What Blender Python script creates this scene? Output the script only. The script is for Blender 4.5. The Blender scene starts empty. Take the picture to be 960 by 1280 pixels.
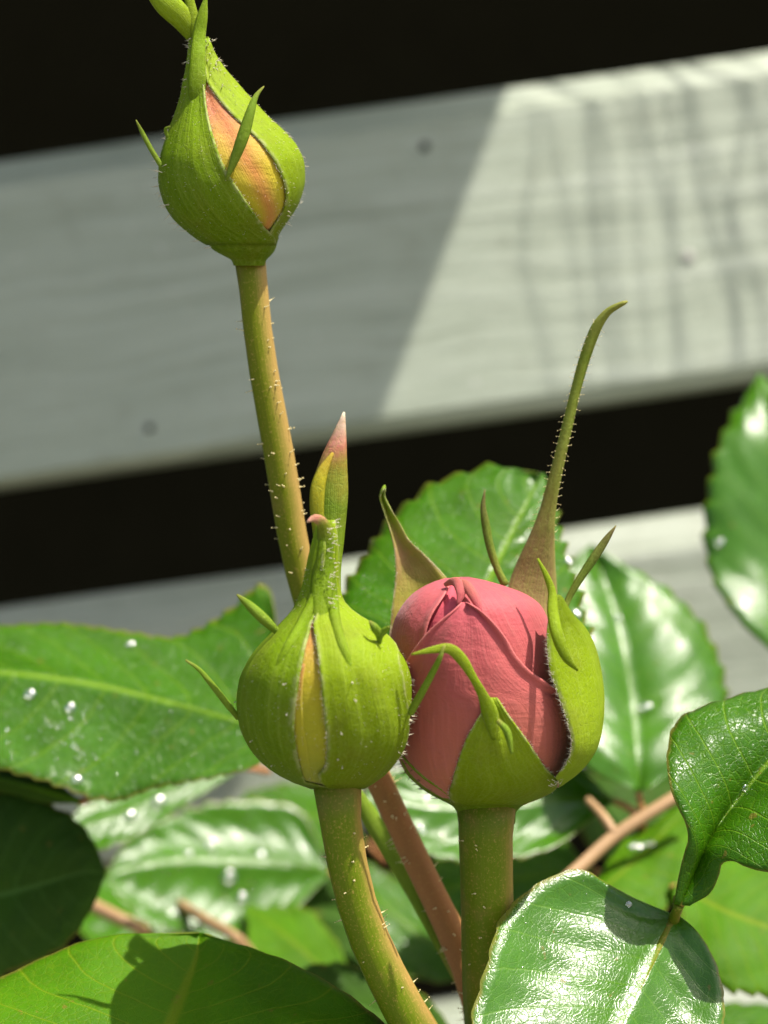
import bpy, math, random
import numpy as np
from mathutils import Vector, Matrix
from mathutils.bvhtree import BVHTree

random.seed(7)
rng = np.random.default_rng(11)
SC = bpy.context.scene
COL = SC.collection
SC.unit_settings.system = 'METRIC'
SC.unit_settings.scale_length = 0.01            # one unit is one centimetre

# ------------------------------------------------------------------ camera, light
PITCH, ROLL = 8.0, -8.4
CAM_Z = 50.0
CAM = np.array([0.0, -42.0, CAM_Z])
cam = bpy.data.cameras.new('camera')
cam.sensor_fit = 'VERTICAL'; cam.sensor_height = 24; cam.sensor_width = 18
cam.lens = 24 * 2000 / 1280
cam.clip_start = 0.5; cam.clip_end = 60000
cam.dof.use_dof = True; cam.dof.focus_distance = 19.6; cam.dof.aperture_fstop = 0.10
camo = bpy.data.objects.new('camera', cam); COL.objects.link(camo)
RM = Matrix.Rotation(math.radians(90 - PITCH), 3, 'X') @ Matrix.Rotation(math.radians(ROLL), 3, 'Z')
camo.matrix_world = Matrix.Translation(Vector(CAM)) @ RM.to_4x4()
SC.camera = camo
R = np.array([list(r) for r in RM])

S = R @ np.array([0.37, 0.90, 0.24]); S /= np.linalg.norm(S)      # towards the sun
elev = math.asin(S[2]); azim = math.atan2(S[0], S[1])
world = bpy.data.worlds.new('World'); SC.world = world; world.use_nodes = True
wn = world.node_tree.nodes; wl = world.node_tree.links
bgn = wn['Background']; bgn.inputs['Strength'].default_value = 0.125
sky = wn.new('ShaderNodeTexSky'); sky.sky_type = 'NISHITA'; sky.sun_disc = False
sky.sun_elevation = elev; sky.sun_rotation = azim; sky.air_density = 0.8; sky.dust_density = 4.0; sky.ozone_density = 0.6
wl.new(sky.outputs[0], bgn.inputs['Color'])
sl = bpy.data.lights.new('sun', 'SUN'); sl.energy = 5.0; sl.angle = math.radians(0.5); sl.color = (1.0, 0.915, 0.84)
so = bpy.data.objects.new('sun', sl); COL.objects.link(so)
so.rotation_euler = Vector(S).to_track_quat('Z', 'Y').to_euler()
so.location = (0, 0, 300)
SC.view_settings.view_transform = 'Standard'; SC.view_settings.look = 'None'
SC.view_settings.exposure = 1.0; SC.view_settings.gamma = 1.0
SC.cycles.use_denoising = True
SC.cycles.max_bounces = 8
SC.cycles.sample_clamp_indirect = 6

# ------------------------------------------------------------------ maths
def ray(px, py):
    v = R @ np.array([(px - 480) / 2000.0, -(py - 640) / 2000.0, -1.0]); return v
def P(px, py, d): return CAM + ray(px, py) * d
def on_plane_y(px, py, y=0.0):
    v = ray(px, py); return CAM + v * ((y - CAM[1]) / v[1])
BACK = R @ np.array([0, 0, 1.0]); CUP = R @ np.array([0, 1.0, 0]); CRT = R @ np.array([1.0, 0, 0])
TILT = .27                                       # the fence panel leans back a little
def on_fence(px, py):
    v = ray(px, py); nn = np.array([0, -1.0, TILT]); return CAM + v * (nn @ (np.array([0, 0, CAM_Z]) - CAM) / (nn @ v))
def nrm(v):
    v = np.asarray(v, float); return v / (np.linalg.norm(v, axis=-1, keepdims=True) + 1e-12)
def pchip(xs, ys):
    xs = np.array(xs, float); ys = np.array(ys, float)
    o = np.argsort(xs); xs, ys = xs[o], ys[o]
    h = np.diff(xs); dl = np.diff(ys) / h; m = np.zeros(len(xs))
    for i in range(1, len(xs) - 1):
        if dl[i-1] * dl[i] > 0:
            w1, w2 = 2*h[i] + h[i-1], h[i] + 2*h[i-1]
            m[i] = (w1 + w2) / (w1 / dl[i-1] + w2 / dl[i])
    m[0], m[-1] = dl[0], dl[-1]
    def f(x):
        x = np.clip(x, xs[0], xs[-1]); i = np.clip(np.searchsorted(xs, x) - 1, 0, len(h) - 1)
        t = (x - xs[i]) / h[i]
        return ((2*t**3 - 3*t**2 + 1) * ys[i] + (t**3 - 2*t**2 + t) * h[i] * m[i]
                + (-2*t**3 + 3*t**2) * ys[i+1] + (t**3 - t**2) * h[i] * m[i+1])
    return f
def crom(pts, n):
    """smooth curve of n points through pts (k x dim), evenly by chord"""
    p = np.asarray(pts, float); k = len(p)
    if k == 2: return p[0] + (p[1] - p[0]) * np.linspace(0, 1, n)[:, None]
    c = np.r_[0, np.cumsum(np.linalg.norm(np.diff(p[:, :min(3, p.shape[1])], axis=0), axis=1) + 1e-6)]
    m = np.zeros_like(p)
    for i in range(1, k - 1): m[i] = (p[i+1] - p[i-1]) / (c[i+1] - c[i-1])
    m[0] = (p[1] - p[0]) / (c[1] - c[0]); m[-1] = (p[-1] - p[-2]) / (c[-1] - c[-2])
    x = np.linspace(0, c[-1], n); i = np.clip(np.searchsorted(c, x) - 1, 0, k - 2)
    h = (c[i+1] - c[i])[:, None]; t = ((x - c[i]) / (c[i+1] - c[i]))[:, None]
    return ((2*t**3 - 3*t**2 + 1) * p[i] + (t**3 - 2*t**2 + t) * h * m[i]
            + (-2*t**3 + 3*t**2) * p[i+1] + (t**3 - t**2) * h * m[i+1])
def grid_normals(F):
    du = np.gradient(F, axis=0); dv = np.gradient(F, axis=1)
    return nrm(np.cross(du, dv))

# ------------------------------------------------------------------ mesh builder
class MB:
    def __init__(s): s.v, s.f, s.uv, s.n = [], [], [], 0
    def verts(s, V, UV):
        V = np.asarray(V, float).reshape(-1, 3); UV = np.asarray(UV, float).reshape(-1, 2)
        b = s.n; s.v.append(V); s.uv.append(UV); s.n += len(V); return b
    def grid(s, F, UV, close_v=False, flip=False):
        nu, nv = F.shape[:2]; b = s.verts(F, UV)
        for i in range(nu - 1):
            for j in range(nv if close_v else nv - 1):
                k = (j + 1) % nv
                q = (b + i*nv + j, b + (i+1)*nv + j, b + (i+1)*nv + k, b + i*nv + k)
                s.f.append(q[::-1] if flip else q)
        return b
    def sheet(s, F, th, UV, taper=True):
        """a sheet with real thickness"""
        nu, nv = F.shape[:2]; n = grid_normals(F)
        w = np.ones((nu, nv))
        if taper:
            w[:, 0] = w[:, -1] = 0.35; w[0, :] = w[-1, :] = 0.35
        a = s.grid(F + n * (th * .5 * w)[..., None], UV, flip=False)
        b = s.grid(F - n * (th * .5 * w)[..., None], UV, flip=True)
        for i in range(nu - 1):
            for j, fl in ((0, 0), (nv - 1, 1)):
                q = (a + i*nv + j, b + i*nv + j, b + (i+1)*nv + j, a + (i+1)*nv + j)
                s.f.append(q[::-1] if fl else q)
        for j in range(nv - 1):
            for i, fl in ((0, 1), (nu - 1, 0)):
                q = (a + i*nv + j, b + i*nv + j, b + i*nv + j + 1, a + i*nv + j + 1)
                s.f.append(q[::-1] if fl else q)
    def tube(s, path, rad, n=14, caps=True, flat=1.0, wob=0.0):
        path = np.asarray(path, float); m = len(path); rad = np.broadcast_to(np.asarray(rad, float), (m,))
        t = nrm(np.gradient(path, axis=0)); ref = nrm(np.cross(t[0], BACK + .01)); 
        F = np.zeros((m, n, 3)); UV = np.zeros((m, n, 2)); x = ref
        for i in range(m):
            x = nrm(CRT - t[i] * np.dot(t[i], CRT)) if abs(np.dot(t[i], CRT)) < .95 else nrm(CUP - t[i]*np.dot(t[i], CUP))
            y = np.cross(t[i], x)
            for j in range(n):
                a = 2 * math.pi * j / n
                r = rad[i] * (1 + wob * math.sin(3*a + i * .3))
                F[i, j] = path[i] + x * r * math.cos(a) + y * r * flat * math.sin(a)
                UV[i, j] = (i / (m - 1), j / n)
        b = s.grid(F, UV, close_v=True)
        if caps:
            s.f.append(tuple(b + j for j in range(n)))
            s.f.append(tuple(b + (m-1)*n + j for j in reversed(range(n))))
    def cone(s, p, d, L, r, n=4, tip=0.0):
        d = nrm(d); a = nrm(np.cross(d, [.3, .5, .8])); c = np.cross(d, a)
        ring = [p + r * (a * math.cos(2*math.pi*k/n) + c * math.sin(2*math.pi*k/n)) for k in range(n)]
        b = s.verts(ring + [p + d * L], [(0, 0)] * n + [(1, 0)])
        for k in range(n): s.f.append((b + k, b + (k+1) % n, b + n))
        if tip > 0:
            q = p + d * L
            o = [q + tip*a, q - tip*a, q + tip*c, q - tip*c, q + tip*d, q - tip*d]
            b = s.verts(o, [(1, 0)] * 6)
            for i, j in ((0, 2), (2, 1), (1, 3), (3, 0)):
                s.f.append((b+i, b+j, b+4)); s.f.append((b+j, b+i, b+5))
    def build(s, name, mat, parent=None, smooth=True):
        V = np.concatenate(s.v); UV = np.concatenate(s.uv)
        org = np.array(parent['_o']) if parent is not None else np.zeros(3)
        me = bpy.data.meshes.new(name)
        me.from_pydata((V - org).tolist(), [], s.f)
        uvl = me.uv_layers.new(name='UVMap')
        li = np.zeros(len(me.loops), int); me.loops.foreach_get('vertex_index', li)
        uvl.data.foreach_set('uv', UV[li].astype('f').ravel())
        me.polygons.foreach_set('use_smooth', [smooth] * len(me.polygons))
        me.update(); me.materials.append(mat)
        o = bpy.data.objects.new(name, me); COL.objects.link(o)
        if parent is not None:
            o.parent = parent; o['_o'] = list(org)
        return o
def uvgrid(nu, nv): return np.stack(np.meshgrid(np.linspace(0, 1, nu), np.linspace(0, 1, nv), indexing='ij'), -1)
def thing(name, label, cat, loc, group=None):
    o = bpy.data.objects.new(name, None); COL.objects.link(o)
    o.empty_display_size = .5
    o.location = Vector(loc); o['_o'] = [float(x) for x in loc]
    o['label'] = label; o['category'] = cat
    if group: o['group'] = group
    return o
def tag(o, label=None, cat=None, group=None, kind=None):
    if label: o['label'] = label
    if cat: o['category'] = cat
    if group: o['group'] = group
    if kind: o['kind'] = kind
    return o

# ------------------------------------------------------------------ materials
class NT:
    def __init__(s, name):
        s.m = bpy.data.materials.new(name); s.m.use_nodes = True
        s.t = s.m.node_tree; s.t.nodes.clear()
        s.out = s.t.nodes.new('ShaderNodeOutputMaterial')
    def n(s, typ, ins=None, **pr):
        x = s.t.nodes.new('ShaderNode' + typ)
        for k, v in pr.items(): setattr(x, k, v)
        for k, v in (ins or {}).items(): s.put(x.inputs[k], v)
        return x
    def put(s, sock, v):
        if isinstance(v, bpy.types.NodeSocket): s.t.links.new(v, sock)
        else:
            if sock.type == 'RGBA' and len(v) == 3: v = (*v, 1)
            sock.default_value = v
    def m_(s, op, a, b=0.0, c=None):
        x = s.n('Math', operation=op); s.put(x.inputs[0], a); s.put(x.inputs[1], b)
        if c is not None: s.put(x.inputs[2], c)
        return x.outputs[0]
    def mix(s, f, a, b, bt='MIX'):
        x = s.n('Mix', data_type='RGBA', blend_type=bt); s.put(x.inputs[0], f); s.put(x.inputs[6], a); s.put(x.inputs[7], b)
        return x.outputs[2]
    def ramp(s, f, stops):
        x = s.n('ValToRGB'); s.put(x.inputs[0], f); e = x.color_ramp.elements
        while len(e) < len(stops): e.new(.5)
        for k, (p, c) in enumerate(stops): e[k].position = p; e[k].color = (*c, 1) if len(c) == 3 else c
        return x.outputs[0]
    def smooth(s, x, a, b):
        y = s.n('MapRange', interpolation_type='SMOOTHSTEP'); s.put(y.inputs[0], x); s.put(y.inputs[1], a); s.put(y.inputs[2], b)
        return y.outputs[0]
    def noise(s, vec, sc, det=3, rough=.55):
        x = s.n('TexNoise', {'Scale': sc, 'Detail': det, 'Roughness': rough}); 
        if vec is not None: s.put(x.inputs['Vector'], vec)
        return x.outputs[0]
    def bump(s, h, st, dist=.02, prev=None):
        x = s.n('Bump', {'Height': h, 'Strength': st, 'Distance': dist})
        if prev is not None: s.put(x.inputs['Normal'], prev)
        return x.outputs[0]
    def surface(s, sh): s.t.links.new(sh, s.out.inputs[0])
    def uv(s):
        x = s.n('UVMap'); x.uv_map = 'UVMap'; sp = s.n('SeparateXYZ', {0: x.outputs[0]}); return x.outputs[0], sp.outputs[0], sp.outputs[1]
    def obj(s): return s.n('TexCoord').outputs['Object']

def finish(t, col, rough, normal, trans=None, tfac=0.0, spec=.5, coat=0.0, coatr=.2, sheen=0.0):
    p = t.n('BsdfPrincipled', {'Base Color': col, 'Roughness': rough, 'Specular IOR Level': spec,
                               'Coat Weight': coat, 'Coat Roughness': coatr, 'Sheen Weight': sheen})
    if normal is not None:
        t.put(p.inputs['Normal'], normal); t.put(p.inputs['Coat Normal'], normal)
    if tfac > 0:
        tr = t.n('BsdfTranslucent', {'Color': trans})
        if normal is not None: t.put(tr.inputs['Normal'], normal)
        mx = t.n('MixShader', {0: tfac}); t.t.links.new(p.outputs[0], mx.inputs[1]); t.t.links.new(tr.outputs[0], mx.inputs[2])
        t.surface(mx.outputs[0])
    else: t.surface(p.outputs[0])
    return t.m

def leaf_mat(name, base, light, rough=.34, veins=9, nscale=1.0, tfac=.24, bumps=.5, spec=.5):
    t = NT(name); uv, u, v = t.uv(); ob = t.obj()
    a = t.m_('MULTIPLY', t.m_('ABSOLUTE', t.m_('SUBTRACT', v, .5)), 2.0)
    big = t.noise(ob, .9 * nscale, 3); fine = t.noise(ob, 9 * nscale, 4, .65)
    wig = t.m_('MULTIPLY', t.m_('SUBTRACT', big, .5), .35)
    x = t.m_('ADD', t.m_('SUBTRACT', t.m_('MULTIPLY', u, float(veins)), t.m_('MULTIPLY', t.m_('POWER', a, 1.25), 2.1)), wig)
    saw = t.m_('ABSOLUTE', t.m_('SUBTRACT', t.m_('FRACT', x), .5))          # .5 on a vein
    sec = t.smooth(saw, .455, .5)
    mid = t.m_('SUBTRACT', 1.0, t.smooth(a, .012, .05))
    vein = t.m_('MAXIMUM', mid, t.m_('MULTIPLY', sec, .75))
    quilt = t.m_('MULTIPLY', saw, 2.0)
    vo = t.n('TexVoronoi', {'Scale': 9.0 * nscale, 'Vector': ob}, feature='DISTANCE_TO_EDGE')
    ret = t.smooth(vo.outputs['Distance'], 0.0, .09)
    vo2 = t.n('TexVoronoi', {'Scale': 26 * nscale, 'Vector': ob}, feature='DISTANCE_TO_EDGE')
    ret2 = t.smooth(vo2.outputs['Distance'], 0.0, .12)
    c = t.mix(t.smooth(big, .3, .7), base, tuple(k * 1.35 for k in base))
    c = t.mix(t.m_('MULTIPLY', t.smooth(fine, .45, .8), .35), c, tuple(k * .65 for k in base))
    c = t.mix(t.m_('MULTIPLY', t.m_('SUBTRACT', 1.0, ret), .22), c, light)
    c = t.mix(t.m_('MULTIPLY', vein, .85), c, light)
    spn = t.noise(ob, 5.5, 2, .5); spt = t.smooth(spn, .69, .74)
    c = t.mix(t.m_('MULTIPLY', spt, .55), c, (.16, .11, .02))
    yel = t.noise(ob, .55, 4, .6); c = t.mix(t.m_('MULTIPLY', t.smooth(yel, .5, .75), .22), c, tuple(k * f for k, f in zip(base, (2.0, 1.25, 1.0))))
    edg = t.smooth(t.m_('ADD', a, t.m_('MULTIPLY', fine, .05)), .985, 1.02); c = t.mix(t.m_('MULTIPLY', edg, .6), c, (.20, .16, .03))
    h = t.m_('SUBTRACT', t.m_('ADD', t.m_('MULTIPLY', ret, .35), t.m_('MULTIPLY', ret2, .2)), t.m_('MULTIPLY', vein, .8))
    nb = t.bump(h, bumps, .035)
    nb = t.bump(fine, .12, .03, nb)
    rg = t.m_('ADD', rough - .08, t.m_('MULTIPLY', big, .2))
    tc = t.mix(t.m_('MULTIPLY', vein, .5), (.13, .34, .006), (.26, .42, .03))
    return finish(t, c, rg, nb, tc, tfac, spec)

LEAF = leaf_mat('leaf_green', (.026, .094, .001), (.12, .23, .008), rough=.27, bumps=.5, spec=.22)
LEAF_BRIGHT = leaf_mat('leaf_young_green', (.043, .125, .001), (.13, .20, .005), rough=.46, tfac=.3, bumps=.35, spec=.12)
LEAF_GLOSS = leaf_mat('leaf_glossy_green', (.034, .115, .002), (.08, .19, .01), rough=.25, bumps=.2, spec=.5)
LEAF_DEEP = leaf_mat('leaf_deep_green', (.018, .052, .001), (.06, .14, .02), rough=.5, tfac=.15, spec=.12)  # darker copy of the leaf green, shade put into its colour

def sepal_mat(name, stops, edge=None, tfac=.3, rough=.55, scale=1.0):
    """stops: colour along u (base to tip)"""
    t = NT(name); uv, u, v = t.uv(); ob = t.obj()
    n1 = t.noise(ob, 3.0 * scale, 3); n2 = t.noise(ob, 22 * scale, 4, .7)
    ust = t.m_('ADD', u, t.m_('MULTIPLY', t.m_('SUBTRACT', n1, .5), .25))
    c = t.ramp(ust, stops)
    mp = t.n('Mapping', {'Vector': uv, 'Scale': (1.6, 24, 1)})
    st = t.noise(mp.outputs[0], 1.0, 3, .6)
    c = t.mix(t.m_('MULTIPLY', t.smooth(st, .42, .75), .34), c, (.28, .37, .05))
    c = t.mix(t.m_('MULTIPLY', t.smooth(n2, .5, .8), .4), c, (.05, .10, .006))
    bl = t.noise(ob, 1.6, 4, .6); c = t.mix(t.m_('MULTIPLY', t.smooth(bl, .45, .75), .35), c, (.14, .13, .02))
    vo = t.n('TexVoronoi', {'Scale': 16.0, 'Vector': ob}, feature='DISTANCE_TO_EDGE')
    net = t.smooth(vo.outputs['Distance'], 0.0, .08)
    c = t.mix(t.m_('MULTIPLY', t.m_('SUBTRACT', 1.0, net), .18), c, (.34, .46, .10))
    if edge:
        e = t.m_('ABSOLUTE', t.m_('SUBTRACT', v, .5))
        e = t.smooth(t.m_('ADD', e, t.m_('MULTIPLY', t.m_('SUBTRACT', n2, .5), .05)), .455, .495)
        c = t.mix(t.m_('MULTIPLY', e, t.m_('MULTIPLY', t.smooth(t.noise(ob, 9, 2), .35, .65), .35)), c, edge)
    nb = t.bump(st, .4, .035); nb = t.bump(n2, .3, .025, nb); nb = t.bump(net, .22, .025, nb); nb = t.bump(n1, .3, .08, nb)
    return finish(t, c, rough, nb, (.30, .42, .003), tfac, .08)
G1, G2, G3 = (.085, .155, .001), (.15, .255, .003), (.19, .31, .010)
SEP = sepal_mat('sepal_green', [(0, G1), (.5, G2), (1, G3)], edge=(.55, .52, .30))
SEP_PALE = sepal_mat('sepal_pale_green', [(0, (.115, .18, .001)), (.5, (.195, .29, .005)), (1, (.23, .33, .012))], edge=(.52, .48, .30))
SEP_PLAIN = sepal_mat('receptacle_green', [(0, G1), (1, G1)])
SEP_BROWN = sepal_mat('sepal_brown_inside', [(0, (.22, .14, .065)), (.25, (.20, .15, .055)), (.45, (.17, .19, .035)), (.8, (.12, .17, .016)), (1, (.22, .22, .05))], edge=(.36, .36, .12), tfac=.1)
SEP_PINK = sepal_mat('sepal_pinkish_inside', [(0, (.12, .02, .015)), (.25, (.30, .26, .05)), (.5, (.44, .27, .14)), (.75, (.30, .33, .06)), (1, (.16, .27, .02))], edge=(.75, .62, .45))
TIPM = sepal_mat('sepal_tip_reddish', [(0, G2), (.55, (.13, .21, .015)), (.72, (.25, .18, .03)), (.84, (.50, .17, .13)), (.94, (.62, .36, .27)), (1, (.75, .66, .5))], edge=None)
TIPG = sepal_mat('sepal_tip_green_pink_end', [(0, G2), (.7, (.10, .18, .004)), (.84, (.16, .18, .015)), (.9, (.48, .18, .14)), (1, (.62, .36, .28))])
LOBE = sepal_mat('sepal_lobe_green', [(0, (.16, .26, .02)), (.8, (.14, .24, .015)), (1, (.24, .24, .05))])
LOBE_DARK = sepal_mat('sepal_lobe_olive', [(0, (.12, .15, .02)), (.6, (.07, .11, .012)), (1, (.10, .07, .03))], tfac=.05)

FOLD = sepal_mat('sepal_fold_yellowish', [(0, (.16, .19, .01)), (.7, (.34, .30, .015)), (1, (.36, .24, .03))])
def petal_mat(name, stops, tint, tfac=.25, streak=None):
    t = NT(name); uv, u, v = t.uv(); ob = t.obj()
    n1 = t.noise(ob, 2.2, 3)
    mp = t.n('Mapping', {'Vector': uv, 'Scale': (2.2, 46, 1)}); st = t.noise(mp.outputs[0], 1.0, 4, .62)
    mp2 = t.n('Mapping', {'Vector': uv, 'Scale': (34, 7, 1)}); wr = t.noise(mp2.outputs[0], 1.0, 4, .6)
    n2 = t.noise(ob, 26, 3, .7)
    ust = t.m_('ADD', u, t.m_('MULTIPLY', t.m_('SUBTRACT', n1, .5), .3))
    c = t.ramp(ust, stops)
    c = t.mix(t.m_('MULTIPLY', t.smooth(st, .45, .75), .4), c, tint)
    if streak:
        a = t.m_('ABSOLUTE', t.m_('SUBTRACT', v, .5))
        k = t.m_('SUBTRACT', 1.0, t.smooth(t.m_('ADD', a, t.m_('MULTIPLY', t.m_('SUBTRACT', st, .5), .12)), -.02, .26))
        c = t.mix(t.m_('MULTIPLY', k, .75), c, streak)
    mot = t.noise(ob, 5, 4, .65); c = t.mix(t.m_('MULTIPLY', t.smooth(mot, .4, .75), .35), c, tuple(k * .62 for k in tint))
    e = t.m_('ABSOLUTE', t.m_('SUBTRACT', v, .5)); c = t.mix(t.m_('MULTIPLY', t.smooth(e, .47, .5), .4), c, tuple(min(1, k * 1.5) for k in tint))
    nb = t.bump(st, .35, .035); nb = t.bump(wr, .35, .03, nb); nb = t.bump(n2, .2, .02, nb); nb = t.bump(mot, .3, .06, nb)
    return finish(t, c, .62, nb, tint, tfac, .25, sheen=.15)
PETAL = petal_mat('petal_pink', [(0, (.40, .145, .07)), (.3, (.41, .108, .073)), (.7, (.42, .084, .084)), (1, (.43, .07, .09))], (.54, .165, .145))
PETAL_IN = petal_mat('petal_deep_pink', [(0, (.5, .09, .08)), (1, (.62, .09, .13))], (.7, .15, .17))
PETAL_ORANGE = petal_mat('petal_orange_yellow', [(0, (.34, .35, .006)), (.35, (.47, .40, .012)), (.6, (.50, .30, .045)), (.8, (.48, .17, .09)), (1, (.44, .17, .04))], (.52, .40, .04), streak=(.46, .13, .045))
PETAL_YELLOW = petal_mat('petal_yellow_green', [(0, (.20, .25, .008)), (.3, (.36, .36, .008)), (.6, (.44, .38, .012)), (.82, (.46, .26, .04)), (1, (.40, .10, .05))], (.44, .42, .03))

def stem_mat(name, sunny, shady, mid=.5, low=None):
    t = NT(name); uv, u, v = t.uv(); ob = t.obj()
    g = t.m_('COSINE', t.m_('MULTIPLY', t.m_('SUBTRACT', v, -.05), 2 * math.pi))     # pigment on the sun-facing side, with lit and shaded tones painted in
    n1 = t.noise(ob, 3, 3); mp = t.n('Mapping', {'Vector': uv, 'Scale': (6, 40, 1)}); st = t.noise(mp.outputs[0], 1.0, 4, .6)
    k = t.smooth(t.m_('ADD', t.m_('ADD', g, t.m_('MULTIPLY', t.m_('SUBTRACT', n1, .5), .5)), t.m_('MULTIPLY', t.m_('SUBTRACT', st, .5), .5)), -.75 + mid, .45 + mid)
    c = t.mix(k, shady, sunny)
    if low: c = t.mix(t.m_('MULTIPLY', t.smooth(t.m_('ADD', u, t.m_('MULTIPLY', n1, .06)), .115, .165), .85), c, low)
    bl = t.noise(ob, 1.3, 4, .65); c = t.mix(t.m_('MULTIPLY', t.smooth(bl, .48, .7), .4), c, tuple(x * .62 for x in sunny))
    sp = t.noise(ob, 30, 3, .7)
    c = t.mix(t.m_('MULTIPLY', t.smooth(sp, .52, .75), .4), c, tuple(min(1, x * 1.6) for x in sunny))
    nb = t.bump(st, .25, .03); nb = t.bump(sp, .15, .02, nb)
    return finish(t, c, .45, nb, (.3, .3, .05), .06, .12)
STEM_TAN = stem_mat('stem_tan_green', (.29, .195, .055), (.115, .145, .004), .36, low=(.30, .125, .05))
STEM_RED = stem_mat('stem_reddish', (.33, .14, .06), (.22, .13, .04), .3)
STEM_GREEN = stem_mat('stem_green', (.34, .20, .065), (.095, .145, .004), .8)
def simple(name, col, rough=.5, tr=None, tf=0.0, var=.3, sc=4, spec=.5):
    t = NT(name); n = t.noise(t.obj(), sc, 4); c = t.mix(t.m_('MULTIPLY', n, var * 2), col, tuple(k * .55 for k in col))
    return finish(t, c, rough, t.bump(n, .2, .03), tr, tf, spec)
HAIR = simple('bristle_pale', (.75, .66, .34), .4, (.7, .65, .3), .3)
HAIR_W = simple('downy_hair_white', (.72, .68, .52), .5, (.75, .7, .5), .35)
HAIR_D = simple('bristle_dark', (.10, .08, .03), .5)
TWIG = simple('twig_tan', (.32, .20, .09), .6)

def water_mat():
    t = NT('water_drop')
    g = t.n('BsdfGlass', {'Color': (1, 1, 1, 1), 'Roughness': .02, 'IOR': 1.33})
    tr = t.n('BsdfTransparent', {'Color': (.97, 1, .97, 1)})
    gl = t.n('BsdfGlossy', {'Color': (1, 1, 1, 1), 'Roughness': .16})
    m1 = t.n('MixShader', {0: .55}); t.t.links.new(g.outputs[0], m1.inputs[1]); t.t.links.new(tr.outputs[0], m1.inputs[2])
    m2 = t.n('MixShader', {0: .2}); t.t.links.new(m1.outputs[0], m2.inputs[1]); t.t.links.new(gl.outputs[0], m2.inputs[2]); t.surface(m2.outputs[0])
    return t.m
WATER = water_mat()

def board_mat(name='painted_wood_grey_green', tone=.87):
    t = NT(name); ob = t.obj()
    inf = t.n('ObjectInfo').outputs['Random']
    sh = t.n('CombineXYZ', {0: t.m_('MULTIPLY', inf, 60.0), 1: 0.0, 2: t.m_('MULTIPLY', inf, 23.0)}).outputs[0]
    ad = t.n('VectorMath', {0: ob, 1: sh}, operation='ADD').outputs[0]
    warp = t.n('TexNoise', {'Scale': .10, 'Detail': 2.0, 'Vector': ad}).outputs['Color']
    wv = t.n('VectorMath', {0: warp, 1: (0, 0, 2.2)}, operation='MULTIPLY').outputs[0]
    ad2 = t.n('VectorMath', {0: ad, 1: wv}, operation='ADD').outputs[0]
    mp = t.n('Mapping', {'Vector': ad2, 'Scale': (.12, 1.4, 2.2)}); gr = t.noise(mp.outputs[0], 1.0, 5, .62)
    mp2 = t.n('Mapping', {'Vector': ad2, 'Scale': (.3, 3, 9)}); gr2 = t.noise(mp2.outputs[0], 1.0, 5, .65)
    bl = t.noise(ad, .7, 5, .65); sp = t.noise(ad, 2.4, 4, .65)
    c = t.ramp(gr, [(.3, (.20, .237, .172)), (.45, (.295, .342, .255)), (.6, (.34, .388, .30)), (.8, (.405, .448, .365))])
    crack = t.m_('MULTIPLY', t.smooth(gr2, .60, .72), .5)
    c = t.mix(crack, c, (.15, .175, .12))
    c = t.mix(t.m_('MULTIPLY', t.smooth(bl, .52, .75), .35), c, (.20, .225, .155))
    c = t.mix(t.m_('MULTIPLY', t.smooth(sp, .64, .74), .5), c, (.52, .53, .46))
    vo = t.n('TexVoronoi', {'Scale': .12, 'Vector': ad}, feature='F1')
    knot = t.m_('SUBTRACT', 1.0, t.smooth(vo.outputs['Distance'], .02, .05))
    c = t.mix(t.m_('MULTIPLY', knot, .7), c, (.10, .10, .085))
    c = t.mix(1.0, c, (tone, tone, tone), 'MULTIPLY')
    nb = t.bump(gr, .3, .25); nb = t.bump(gr2, .35, .12, nb); nb = t.bump(sp, .2, .08, nb)
    return finish(t, c, .55, nb, None, 0, .4)
BOARD = board_mat()
BOARD_LOW = board_mat('painted_wood_weathered', .68)  # same paint, darker on the lower boards; stands for shade on the lowest
DARKWOOD = simple('dark_stained_timber', (.010, .010, .006), 1.0, var=.4, sc=.4, spec=0.0)  # carries the shade of the fence gaps; posts and nail heads share it
SOIL = simple('dark_soil', (.045, .034, .022), .95, var=.45, sc=.8)
PATH = simple('pale_paving', (.25, .23, .165), .85, var=.15, sc=.15)  # for the unseen ground added to bounce light up onto the plants
ROOFM = simple('eave_grey_timber', (.30, .30, .27), .7, var=.3, sc=.5)

# ------------------------------------------------------------------ setting: ground, fence
mb = MB(); g = np.zeros((61, 61, 3))
a = np.sign(np.linspace(-1, 1, 61)) * np.abs(np.linspace(-1, 1, 61)) ** 3 * 30000
for i in range(61):
    for j in range(61):
        r = math.hypot(a[i], a[j]); g[i, j] = (a[i], a[j], .5 * math.sin(i * 2.1) * math.cos(j * 1.7) * (r < 300))
mb.grid(g, uvgrid(61, 61)); tag(mb.build('garden_soil', SOIL), kind='structure', label='dark garden soil under the roses')

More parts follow.
